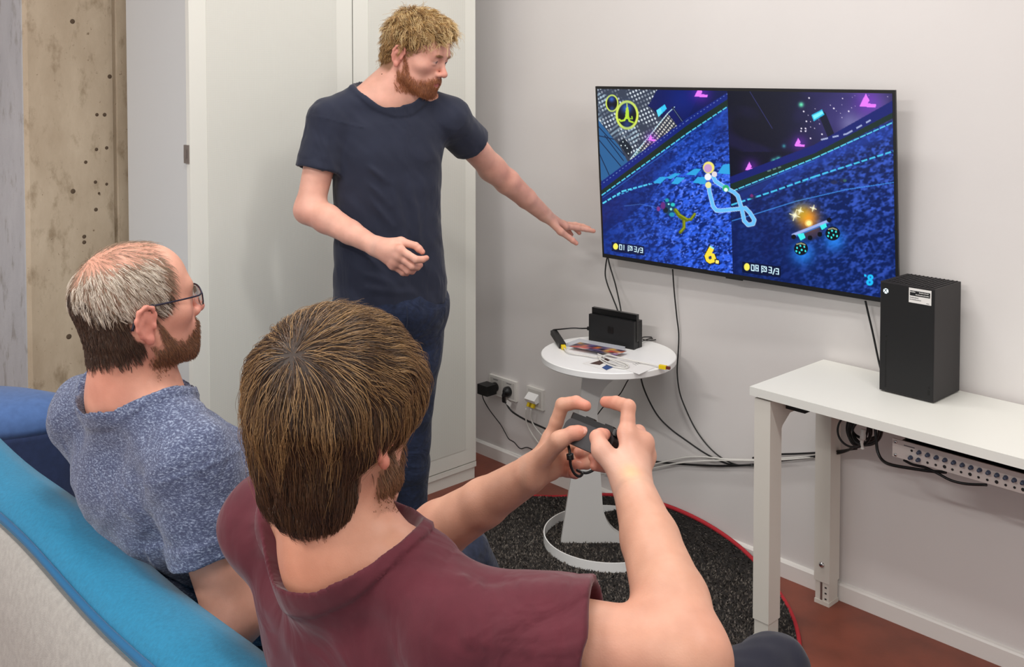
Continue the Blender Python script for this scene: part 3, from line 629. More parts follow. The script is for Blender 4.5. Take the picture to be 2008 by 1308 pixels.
# flat network lead: yellow plug, white cord, loop, yellow plug with a brown end
lead = thing("network_cable", "white network lead with yellow plugs lying looped on the round table", "cable", tp(1180, 700))
q0 = p0+ad*(AL-.004)-au*.0; 
boxo("plug", q0-ax_*.007, ax_, ad, au, .014, .020, .011, M_yellow, lead, .0015)
cd_pts = [q0+ad*.018+au*.005, tp(1112, 690, .006), tp(1125, 694, .005), tp(1145, 697, .004), tp(1165, 700, .006), tp(1190, 702, .007), tp(1215, 708, .006), tp(1230, 715, .005), tp(1232, 720, .004), tp(1222, 722, .004), tp(1200, 718, .004), tp(1185, 711, .004), tp(1176, 703, .007), tp(1190, 696, .014), tp(1210, 700, .012), tp(1240, 707, .008), tp(1270, 713, .006), tp(1294, 719, .006)]
tube("cord", cd_pts, .0024, M_wcable, lead, 6, 7)
tube("cord_loop", [tp(1172, 694, .015), tp(1188, 701, .012), tp(1210, 711, .007), tp(1225, 716, .006), tp(1222, 719, .0065), tp(1200, 713, .0065), tp(1184, 706, .008), tp(1172, 699, .010)], .0022, M_wcable, lead, 6, 7, closed=False)
e0, e1 = tp(1293, 718.8, .006), tp(1312, 722, .006); ed = unit(e1-e0); ex = unit(np.cross(ed, ZU))
M_brown = mat("brown_plug_end", (110, 44, 34), .5)
pe = boxo("plug", e0-ex*.006-ZU*.005, ed, ex, ZU, .024, .012, .011, M_yellow, lead, .0015)
boxo("plug_tip", e0+ed*.024-ex*.0045-ZU*.0035, ed, ex, ZU, .012, .009, .008, M_brown, lead, .001)

# game box and leaflets
def quad_slab(name, pts, z0, h, m, parent=None, bevel=0.):
    o = tp(*pts[0], z0); return prism(name, V(0, 0, o[2]), V(1, 0, 0), V(0, 1, 0), ZU, [tuple(tp(u, v, z0)[:2]) for u, v in pts], h, m, parent, bevel)
M_case = mat("clear_case_plastic", (196, 198, 204), .25, coat=.4)
gb = thing("game_case", "flat plastic game box with a busy colourful cover lying before the dock", "game case", tp(1180, 682))
gq = [(1110.5, 679), (1209, 698), (1226, 686), (1136, 670)]
quad_slab("case", gq, .0005, .011, M_case, gb, .0008)
g0, g1, g3 = tp(*gq[0], .0119), tp(*gq[1], .0119), tp(*gq[3], .0119); gx, gy = (g1-g0)*.94, (g3-g0)*.90; g0 = g0+(g1-g0)*.03+(g3-g0)*.05
NA_, NB_ = 60, 36; vv = [g0+gx*(i/(NA_-1))+gy*(j/(NB_-1)) for j in range(NB_) for i in range(NA_)]
ff = [(j*NA_+i, j*NA_+i+1, (j+1)*NA_+i+1, (j+1)*NA_+i) for j in range(NB_-1) for i in range(NA_-1)]
cov = raw("cover_print", vv, ff, None, gb)
cg = np.random.default_rng(12); I, J = np.meshgrid(np.linspace(0, 1, NA_), np.linspace(0, 1, NB_)); im = np.zeros((NB_, NA_, 3)); im[:] = (88, 82, 120)
for k in range(70):
    cx_, cy_, rx_, ry_ = cg.uniform(0, 1), cg.uniform(0, 1), cg.uniform(.03, .10), cg.uniform(.05, .2)
    a = np.exp(-(((I-cx_)/rx_)**2+((J-cy_)/ry_)**2))[..., None]; c_ = np.array([(214, 120, 54), (40, 44, 84), (186, 60, 60), (232, 220, 200), (70, 96, 160), (220, 170, 70), (150, 110, 160), (28, 24, 34)][cg.integers(8)]); im = im*(1-a)+c_*a
ca = cov.data.color_attributes.new("col", 'FLOAT_COLOR', 'POINT'); c4 = np.ones((NA_*NB_, 4), np.float32); c4[:, :3] = lin(im.reshape(-1, 3)); ca.data.foreach_set("color", c4.ravel())
M_cover = mat("cover_print", (120, 110, 120), .3, attr="col"); cov.data.materials.append(M_cover)
lf = quad_slab("leaflet", [(1286, 720), (1253, 734.5), (1188, 711), (1232, 703)], .0005, .0006, M_paper); tag(lf, "white sheet of paper jutting over the rim of the round table", "leaflet")
c_a, c_b = tp(1243, 709, .0012), tp(1262, 718, .0012); gxx = unit(c_b-c_a); gyy = V(-gxx[1], gxx[0], 0)
for k in range(3): boxo("print_line", tp(1240, 713, .0011)+gyy*(.010*k), gxx, gyy, ZU, .022-.004*k, .002, .0003, M_grey, lf)
l2 = thing("picture_card", "thin white card with a dark photo print under the loop of white cable", "card", tp(1180, 712))
quad_slab("card", [(1142, 712.5), (1189, 727), (1212, 716), (1172, 703.5)], .0005, .0006, M_paper, l2)
M_dkb = mat("print_brown", (70, 46, 40), .5); M_prb = mat("print_blue", (44, 74, 128), .5)
quad_slab("print_dark", [(1156, 713), (1176, 716), (1196, 706), (1188, 703)], .0011, .0003, M_dkb, l2); quad_slab("print_blue", [(1180, 721), (1189, 726), (1205, 719), (1190, 715)], .0012, .0003, M_prb, l2)
tube("dock_lead", [b0+kx*KW+ky*.024+ZU*.022, tp(1262, 668, .008), tp(1277, 663.5, .006), tp(1286, 665, .004), tp(1281, 667, .004), tp(1268, 667.5, .004), tp(1258, 664, .006), tp(1262, 661, .012), tp(1275, 661, .010), tp(1287, 662, .004)], .0017, M_cable, dck, 6, 6)

# ================================================================== sockets, plugs and cables on the wall
M_plate = mat("socket_plate", (222, 219, 213), .4); M_inset = mat("socket_inset", (196, 192, 186), .45); M_org = mat("orange_tab", (222, 74, 40), .4)
def plate(name, c, w_, h_, label, n):
    s, z = wall_s(c), c[2]; t = thing(name, label, "wall socket", wp(s, z-h_/2))
    boxo("cover_plate", wp(s-w_/2, z-h_/2, 0), TR, ZU, WN, w_, h_, .012, M_plate, t, .002)
    for k in range(n):
        ww = (w_-.016)/n; boxo("insert", wp(s-w_/2+.008+ww*k+.001, z-h_/2+.008, .0105), TR, ZU, WN, ww-.002, h_-.016, .0022, M_inset, t, .001)
    return t, s, z
pcs = [wall_px(959.5, 734.4, .012), wall_px(1012, 749.7, .012), wall_px(1011, 788, .012)]
c1 = (pcs[0]+pcs[2])/2; w1 = abs(wall_s(pcs[1])-wall_s(pcs[0])); h1 = abs(pcs[1][2]-pcs[2][2])
t1, s1, z1 = plate("wall_socket", c1, w1, h1, "double white power socket plate with two black plugs near the cabinet", 2)
for k in (-1, 1): boxo("print_strip", wp(s1+k*w1/4-.014, z1+h1*.30, .0125), TR, ZU, WN, .028, .0035, .0006, M_grey, t1)
pcs = [wall_px(1033, 757, .012), wall_px(1065, 766, .012), wall_px(1064, 805.5, .012)]
c2 = (pcs[0]+pcs[2])/2; w2 = abs(wall_s(pcs[1])-wall_s(pcs[0])); h2 = abs(pcs[1][2]-pcs[2][2])
t2, s2, z2 = plate("network_socket", c2, w2, h2, "white network socket with two orange tabs and two yellow plugs", 1)
prism("angled_outlet", wp(s2-w2*.36, z2, .012), WN, ZU, TR, [(0, -h2*.16), (.016, -h2*.20), (.026, -h2*.02), (.002, h2*.24), (0, h2*.24)], w2*.62, M_tab, t2, .001)
for k in range(2): boxo("orange_tab", wp(s2-w2*.29+k*w2*.26, z2-.004, .0235-.0), TR, unit(V(0, 0, 1)-WN*.85), WN, .0085, .010, .002, M_org, t2, .0005)
def stick(name, label, cat, base): return thing(name, label, cat, base)
for k in range(2):
    b = wp(s2-w2*.26+k*w2*.26, z2-h2*.17, .020); e = b-ZU*.026+WN*.012
    c = stick("network_cable", ("left" if k == 0 else "right")+" one of two white network cables with yellow plugs in the wall socket", "cable", e)
    dr = unit(e-b); boxo("plug", b-TR*.0055-dr*.004, TR, dr, np.cross(TR, dr), .012, .026, .011, M_yellow, c, .002)
    ends = [(1031.5, 801), (1031, 820), (1036, 838), (1048, 858), (1062, 874), (1085, 886), (1120, 905)] if k == 0 else [(1041, 802), (1041, 820), (1048, 836), (1062, 853), (1080, 868), (1110, 886), (1150, 905)]
    offs = [.040, .034, .026, .022, .018, .012, .010]
    tube("cord", [wall_px(u, v, o) for (u, v), o in zip(ends, offs)], .0027, M_wcable, c, 6, 7)
# charger block and round plug
ch = stick("wall_charger", "chunky black charger block plugged into the double wall socket", "charger", wp(s1-w1*.27, z1-.02))
boxo("charger_body", wp(s1-w1*.27-.034, z1-.026, .026), TR, ZU, WN, .058, .040, .052, M_black, ch, .004)
lathe("plug_base", wp(s1-w1*.25, z1-.004, .0125), [(.019, 0), (.019, .012), (.016, .016), (1e-7, .016)], M_black, ch, 20, TR, ZU, WN)
tube("charger_lead", [wall_px(945, 770, .06), wall_px(948, 783, .055), wall_px(958, 801, .04), wall_px(972, 820, .03), wall_px(982, 833, .022), wall_px(991, 849, .02), wall_px(998, 861, .02), wall_px(1008, 867, .02), wall_px(1020, 879.5, .018), wall_px(1034, 877.5, .015), wall_px(1050, 884, .012), wall_px(1080, 892, .012)], .0021, M_cable, ch, 5, 6)
pg = stick("power_plug", "round black power plug with a white tag on its cable, beside the charger block", "power plug", wp(s1+w1*.24, z1-.03))
lathe("plug_head", wp(s1+w1*.24, z1-.004, .0125), [(.0195, 0), (.0195, .014), (.013, .022), (.008, .026), (1e-7, .027)], M_black, pg, 24, TR, ZU, WN)
tube("plug_neck", [wp(s1+w1*.24, z1-.004, .030), wp(s1+w1*.21, z1-.024, .034), wp(s1+w1*.20, z1-.046, .032)], [.010]*8+[.008]*8+[.005], M_black, pg, 8, 10)
tube("plug_lead", [wp(s1+w1*.20, z1-.044, .032), wall_px(993, 791, .03), wall_px(998, 800, .03), wall_px(1008, 810, .028), wall_px(1030, 823, .024), wall_px(1050, 832, .02), wall_px(1072, 842, .018), wall_px(1110, 862, .014), wall_px(1180, 884, .012), wall_px(1240, 898, .012), wall_px(1285, 905.5, .012), wall_px(1350, 911, .012), wall_px(1420, 913.5, .012), wall_px(1480, 911, .012), wall_px(1525, 904, .012), wall_px(1600, 895, .02), wall_px(1655, 886, .05), wall_px(1690, 866, .12)], .0036, M_cable, pg, 5, 7)
tg0 = wall_px(993, 793, .034); boxo("cable_tag", tg0+ZU*.002, unit(TR-ZU*.35), WN, unit(ZU+TR*.35), .024, .0008, .019, M_paper, pg)
# leads from the television and along the wall
def wcable(label, pts, offs, r, m, n=6):
    P = [wall_px(u, v, o) for (u, v), o in zip(pts, offs if hasattr(offs, '__len__') else [offs]*len(pts))]
    t = tube("cable", P, r, m, None, n, 7); return tag(t, label, "cable")
wcable("black lead hanging from the television's corner to the dock, the outer one", [(1191, 502), (1188, 520), (1187, 540), (1192, 560), (1202, 585), (1212, 612), (1216, 640)], [.03, .03, .03, .04, .07, .10, .12], .0026, M_cable)
wcable("black lead hanging from the television's corner to the dock, the inner one", [(1192, 503), (1196, 522), (1206, 555), (1213, 585), (1218, 612), (1220, 640)], [.03, .03, .04, .07, .10, .12], .0026, M_cable)
wcable("long thin black lead dropping from below the television's middle to the floor cables", [(1319, 528), (1322, 570), (1327, 620), (1331, 655), (1330, 690), (1328, 730), (1333, 770), (1346, 805), (1362, 838), (1381, 866), (1402, 888), (1424, 903), (1448, 912), (1476, 911)], [.03, .02, .015, .012, .012, .014, .016, .016, .015, .013, .012, .012, .014, .014], .0024, M_cable)
wcable("black lead curving from under the round table to the cables on the wall", [(1256, 737), (1262, 760), (1275, 790), (1292, 818), (1316, 842), (1346, 864), (1378, 886), (1408, 902), (1435, 911), (1478, 913)], [.10, .07, .05, .035, .022, .016, .014, .014, .016, .018], .0028, M_cable)
wcable("thin black lead dangling crookedly under the round table's top", [(1243, 735), (1232, 745), (1225, 757), (1217, 771), (1208, 780), (1196, 786), (1183, 798), (1170, 815)], [.12, .11, .10, .09, .085, .08, .08, .08], .0020, M_cable)
wcable("short black lead from the television's lower edge down behind the game console", [(1697, 590), (1702, 612), (1712, 655), (1724, 712), (1736, 755)], [.03, .028, .025, .025, .03], .0030, M_cable)
wcable("upper of two white cables running along the wall to the desk leg", [(1180, 925), (1230, 918), (1275, 911.5), (1310, 904), (1345, 897), (1380, 896), (1410, 899), (1440, 901), (1480, 901.5), (1530, 899), (1600, 893), (1650, 885), (1680, 868)], [.016]*11+[.03, .10], .0024, M_wcable)
wcable("lower of two white cables running along the wall to the desk leg", [(1180, 930), (1230, 925), (1280, 918), (1325, 909), (1365, 905), (1400, 903), (1440, 903), (1480, 903.5), (1530, 902), (1600, 896), (1650, 889), (1684, 872)], [.020]*10+[.03, .10], .0024, M_wcable)
wcable("black cable along the wall between the desk legs", [(1476, 898), (1521, 891.5), (1560, 890), (1600, 888), (1640, 885), (1680, 880)], [.012, .012, .014, .02, .04, .08], .0030, M_cable)
# coil of black cable with a white tie hung under the desk
def ud(u, v, b):        # a point under the desk at distance b behind its front edge
    r = ray(u, v); p0 = dp(0, b, 0)-np.array([0, 0, H]); return r*(p0.dot(dy)/r.dot(dy))+np.array([0, 0, H])
coil = thing("cable_coil", "tangled coil of black cable with a white tie hung under the desk", "cable", ud(1690, 860, .25))
cr = np.random.default_rng(5)
for k in range(9):
    cx_, cy_ = 1683+cr.uniform(-16, 22), 846+cr.uniform(-6, 4); rx_, ry_ = cr.uniform(18, 34), cr.uniform(20, 33); ph = cr.uniform(-.4, .4); bb = .20+.012*k
    P = [ud(cx_+rx_*math.cos(a)*math.cos(ph)-ry_*math.sin(a)*math.sin(ph), max(818, cy_+rx_*math.cos(a)*math.sin(ph)+ry_*math.sin(a)), bb+.01*math.sin(2*a)) for a in np.linspace(0, 2*math.pi, 14, endpoint=False)]
    tube("loop", P, cr.choice([.0030, .0038]), M_cable, coil, 4, 6, closed=True)
tube("tie", [ud(1693, 842, .19), ud(1692, 858, .186), ud(1690, 868, .185), ud(1692, 880, .188)], [.007]*5+[.008]*6+[.005]*6+[.004]*6+[.006]*2, M_wcable, coil, 8, 8)
tube("hanging_lead", [ud(1716, 838, .19), ud(1718, 860, .185), ud(1721, 885, .18), ud(1731, 903, .17), ud(1750, 912, .15), ud(1790, 919, .14), ud(1825, 924, .13), ud(1855, 926, .12)], .0042, M_cable, coil, 6, 8)
tube("hanging_lead", [ud(1772, 902, .13), ud(1790, 911, .13), ud(1815, 917, .13), ud(1838, 928, .125), ud(1865, 942, .12), ud(1895, 949, .12), ud(1935, 951, .115)], .0034, M_cable, coil, 6, 8)
tube("twist_tie", [onz(1143, 1134, .03), onz(1150, 1133, .024), onz(1165, 1141, .024), onz(1180, 1140, .026), onz(1198, 1133, .03), onz(1204, 1128, .045), onz(1202, 1133, .03)], .0014, M_cable)
tag(bpy.data.objects["twist_tie"], "bit of thin black wire lying on the rug before the table's ring base", "wire")
# ================================================================== organic shapes: blended solids turned into one skin
f32 = np.float32
def F3(a): return np.asarray(a, f32)
def nrm(q): return np.sqrt(np.einsum('ij,ij->i', q, q))
def smin(a, b, k):
    if k <= 0: return np.minimum(a, b)
    h = np.clip(.5+.5*(a-b)/k, 0, 1); return a+(b-a)*h-k*h*(1-h)
def smax(a, b, k): return -smin(-a, -b, k)
class Field:
    def __init__(s): s.p = []; s.disp = None; s.dm = 0.
    def add(s, fn, c, R, k=.01, op='u'): s.p.append((fn, np.asarray(c, float), R, k, op)); return s
    def ev(s, P, idx=None):
        P = np.asarray(P, f32); d = np.full(len(P), 1.0, f32)
        for i in (range(len(s.p)) if idx is None else idx):
            fn, c, R, k, op = s.p[i]
            d = fn(P, d) if op == 'f' else (smin(d, fn(P), k) if op == 'u' else smax(d, -fn(P), k))
        if s.disp is not None: d = d+s.disp(P)
        return d
    def sub(s, n, extra=()): f = Field(); f.p = [s.p[i] for i in list(range(n))+list(extra)]; return f
    def ell(s, c, r, A=None, k=.01, op='u'):
        c = np.asarray(c, float); r = np.asarray(r, float); A = np.eye(3) if A is None else np.asarray(A, float)    # rows of A: the three axes
        cf, M1, M2 = F3(c), F3((A/r[:, None]).T), F3((A/(r*r)[:, None]).T)
        def fn(P):
            q = P-cf; k0 = nrm(q@M1); k1 = nrm(q@M2)+f32(1e-9); return k0*(k0-1)/k1
        return s.add(fn, c, float(max(r)), k, op)
    def cap(s, a, b, ra, rb, k=.01, op='u'):
        a = np.asarray(a, float); b = np.asarray(b, float); ba = b-a; L2 = ba.dot(ba)+1e-12; af, bf, vf = F3(a), F3(ba), F3(ba/L2)
        def fn(P):
            q = P-af; t = np.clip(q@vf, 0, 1); return nrm(q-t[:, None]*bf)-(f32(ra)+f32(rb-ra)*t)
        return s.add(fn, (a+b)/2, math.sqrt(L2)/2+max(ra, rb), k, op)
    def chain(s, pts, rs, k=.01, op='u', kk=.003):
        P_ = [np.asarray(p, float) for p in pts]; c = np.mean(P_, 0); R = max(np.linalg.norm(p-c)+r for p, r in zip(P_, rs))
        sg = [(F3(a), F3(b-a), F3((b-a)/((b-a).dot(b-a)+1e-12)), f32(ra), f32(rb-ra)) for a, b, ra, rb in zip(P_[:-1], P_[1:], rs[:-1], rs[1:])]
        def fn(P):
            d = None
            for a, ba, vf, ra, dr in sg:
                q = P-a; t = np.clip(q@vf, 0, 1); e = nrm(q-t[:, None]*ba)-(ra+dr*t)
                d = e if d is None else smin(d, e, kk)
            return d
        return s.add(fn, c, R, k, op)
    def flat(s, a, b, ra, rb, n, q_, k=.01, op='u'):
        """a tapered limb flattened to the share q_ of its width along n"""
        a = np.asarray(a, float); b = np.asarray(b, float); ba = b-a; L2 = ba.dot(ba); n = np.asarray(n, float); n = unit(n-ba*n.dot(ba)/L2)
        af, bf, vf, nf = F3(a), F3(ba), F3(ba/L2), F3(n); g1 = f32(1/q_-1); g2 = f32((q_+1)/2)
        def fn(P):
            q = P-af; t = np.clip(q@vf, 0, 1); q = q-t[:, None]*bf; q = q+nf*((q@nf)*g1)[:, None]; return (nrm(q)-(f32(ra)+f32(rb-ra)*t))*g2
        return s.add(fn, (a+b)/2, math.sqrt(L2)/2+max(ra, rb), k, op)
    def loft(s, rows, X, Y, Z, k=.01, e=2.3, op='u'):
        """rows: (centre, half width along X, half depth along Y) at rising heights along Z"""
        Z = unit(Z); o = np.asarray(rows[0][0], float); hs = np.array([(np.asarray(r[0])-o).dot(Z) for r in rows]); od = np.argsort(hs); hs = hs[od]
        rows = [rows[i] for i in od]; cx = np.array([(np.asarray(r[0])-o).dot(X) for r in rows]); cy = np.array([(np.asarray(r[0])-o).dot(Y) for r in rows]); a = np.array([r[1] for r in rows]); b = np.array([r[2] for r in rows])
        T = np.linspace(hs[0], hs[-1], 80)
        def sm(v):
            g = np.interp(T, hs, v); K = np.hanning(13); K /= K.sum(); return np.convolve(np.pad(g, 6, mode='edge'), K, 'valid')
        cxs, cys, as_, bs = sm(cx), sm(cy), sm(a), sm(b)
        mid = o+Z*(hs[0]+hs[-1])/2+X*cx.mean()+Y*cy.mean(); R = (hs[-1]-hs[0])/2+max(a.max(), b.max())
        o, X, Y, Z = F3(o), F3(X), F3(Y), F3(Z); cxs, cys, as_, bs = F3(cxs), F3(cys), F3(as_), F3(bs)
        def fn(P):
            q = P-o; h = q@Z; t = np.clip(h, hs[0], hs[-1]); A = np.interp(t, T, as_); B = np.interp(t, T, bs); x = q@X-np.interp(t, T, cxs); y = q@Y-np.interp(t, T, cys)
            g = ((np.abs(x)/A)**e+(np.abs(y)/B)**e)**(1/e); d = (g-1)*np.minimum(A, B); return smax(d, np.abs(h-(hs[0]+hs[-1])/2)-(hs[-1]-hs[0])/2, .03)
        return s.add(fn, mid, R+.03, k, op)
    def plane(s, p, n, k=.002):        # cut away everything on the side n points to
        p = np.asarray(p, float); n = unit(n); return s.add(lambda P: -((P-p)@n), p, 50., k, 's')
    def mesh(s, h, lo=None, hi=None, B=20):
        un = [(c, R, k) for fn, c, R, k, op in s.p if op == 'u']
        if lo is None: lo = np.min([c-R-k for c, R, k in un], 0)-.02
        if hi is None: hi = np.max([c+R+k for c, R, k in un], 0)+.02
        lo = np.floor(np.asarray(lo)/h)*h; nb = np.ceil((np.asarray(hi)-lo)/(h*B)).astype(int); S = h*B; Rb = S*.5*math.sqrt(3)
        I = np.stack(np.meshgrid(*[np.arange(n) for n in nb], indexing='ij'), -1).reshape(-1, 3); C = lo+(I+.5)*S
        C0 = np.array([p[1] for p in s.p]); R0 = np.array([p[2]+p[3] for p in s.p]); isu = np.array([p[4] == 'u' for p in s.p])
        near = np.zeros(len(C), bool)
        for c, R, k in un: near |= (((C-c)**2).sum(1) < (R+k+Rb+s.dm)**2)
        I, C = I[near], C[near]
        d = s.ev(C); act = np.abs(d) < Rb*1.5+.012+s.dm*2; I, C = I[act], C[act]
        N = nb*B+8; g = np.arange(B+1); G = np.stack(np.meshgrid(g, g, g, indexing='ij'), -1).reshape(-1, 3)
        keys, vs, qs = [], [], []
        E = [(0, 1), (2, 3), (4, 5), (6, 7), (0, 2), (1, 3), (4, 6), (5, 7), (0, 4), (1, 5), (2, 6), (3, 7)]; CO = np.array([[i >> 2 & 1, i >> 1 & 1, i & 1] for i in range(8)])
        key = lambda J: (J[:, 0]*N[1]+J[:, 1])*N[2]+J[:, 2]
        for i0, c in zip(I*B, C):
            dist = np.sqrt(((C0-c)**2).sum(1))-R0; idx = np.nonzero(dist < Rb+.014)[0]
            if not isu[idx].any(): continue
            D = s.ev((lo+(i0+G)*h).astype(f32), idx).reshape(B+1, B+1, B+1); sg = D < 0
            if sg.all() or not sg.any(): continue
            cor = [sg[a:B+a, b:B+b, e:B+e] for a, b, e in CO]; cnt = sum(x.astype(np.int8) for x in cor); J = np.argwhere((cnt > 0) & (cnt < 8))
            if len(J) == 0: continue
            val = np.stack([D[J[:, 0]+a, J[:, 1]+b, J[:, 2]+e] for a, b, e in CO], 1); acc = np.zeros((len(J), 3)); n = np.zeros(len(J))
            for a, b in E:
                va, vb = val[:, a], val[:, b]; x = (va < 0) != (vb < 0); t = np.where(x, va/(va-vb+1e-20), 0)
                acc += np.where(x[:, None], CO[a]+(CO[b]-CO[a])*t[:, None], 0); n += x
            vs.append(lo+(i0+J+acc/n[:, None])*h); keys.append(key(i0+J+4))
            for ax in range(3):
                o1, o2 = (ax+1) % 3, (ax+2) % 3; s0 = sg[:B, :B, :B]; sl = [slice(0, B)]*3; sl[ax] = slice(1, B+1); s1 = sg[tuple(sl)]; K = np.argwhere(s0 != s1)
                if len(K) == 0: continue
                inside = s0[K[:, 0], K[:, 1], K[:, 2]]; K = K+i0+4; e1 = np.zeros(3, int); e1[o1] = 1; e2 = np.zeros(3, int); e2[o2] = 1
                q = np.stack([key(K-e1-e2), key(K-e2), key(K), key(K-e1)], 1); q[~inside] = q[~inside][:, ::-1]; qs.append(q)
        keys = np.concatenate(keys); V_ = np.concatenate(vs); Q = np.concatenate(qs); o = np.argsort(keys); keys, V_ = keys[o], V_[o]
        pos = np.searchsorted(keys, Q); pos = np.clip(pos, 0, len(keys)-1); ok = (keys[pos] == Q).all(1); return V_, pos[ok]
def mesh_np(name, V_, Q, m, parent=None, col=None):
    me = bpy.data.meshes.new(name); me.vertices.add(len(V_)); me.vertices.foreach_set("co", V_.astype(np.float32).ravel())
    me.loops.add(Q.size); me.loops.foreach_set("vertex_index", Q.astype(np.int32).ravel()); me.polygons.add(len(Q)); me.polygons.foreach_set("loop_start", np.arange(0, Q.size, 4, dtype=np.int32))
    me.polygons.foreach_set("use_smooth", np.ones(len(Q), bool)); me.update()
    if col is not None:
        ca = me.color_attributes.new("col", 'FLOAT_COLOR', 'POINT'); c4 = np.ones((len(V_), 4), np.float32); c4[:, :3] = col; ca.data.foreach_set("color", c4.ravel())
    return link(name, me, m, parent)
def relax(V_, Q, n=1, lam=.5):
    for _ in range(n):
        acc = np.zeros_like(V_); cnt = np.zeros(len(V_))
        for a, b in ((0, 1), (1, 2), (2, 3), (3, 0)):
            np.add.at(acc, Q[:, a], V_[Q[:, b]]); np.add.at(cnt, Q[:, a], 1); 
        V_ = V_*(1-lam)+acc/np.maximum(cnt, 1)[:, None]*lam
    return V_
_snc = {}
def sn(P, f, seed=0):      # cheap smooth noise, about -1..1
    if (f, seed) not in _snc:
        r = np.random.default_rng(seed); _snc[(f, seed)] = [(F3(r.normal(size=3)*f), f32(r.uniform(0, 6.28)), F3(r.normal(size=3)*f*.7)) for _ in range(3)]
    P = np.asarray(P, f32); d = np.zeros(len(P), f32)
    for a, p, b in _snc[(f, seed)]: d += np.sin(P@a+p+f32(.9)*np.sin(P@b))
    return d/2.
def folds(segs):            # ridges (or, with a negative height, creases) along given lines: (a, b, width, height); P is one block of a grid
    segs = [(F3(a), F3(np.asarray(b)-np.asarray(a)), w_, h_) for a, b, w_, h_ in segs]
    def fn(P):
        d = np.zeros(len(P), f32); c = (P[0]+P[-1])/2; R = float(np.linalg.norm(P[-1]-P[0]))/2
        for a, ba, w_, h_ in segs:
            L2 = float(ba.dot(ba)); tc = min(1, max(0, float((c-a).dot(ba))/L2))
            if float(np.linalg.norm(c-a-ba*tc)) > R+3*w_ and len(P) > 50: continue
            q = P-a; t = np.clip(q@(ba/L2), 0, 1); q = q-t[:, None]*ba; d -= f32(h_)*np.exp(np.einsum('ij,ij->i', q, q)*f32(-1/(w_*w_)))*(f32(.35)+f32(.65)*np.sin(np.pi*np.clip(t, .02, .98)))
        return d
    return fn
def mixc(a, b, t): t = np.clip(t, 0, 1)[:, None]; return a*(1-t)+np.asarray(b)*t
def sstep(x, a, b): t = np.clip((x-a)/(b-a), 0, 1); return t*t*(3-2*t)

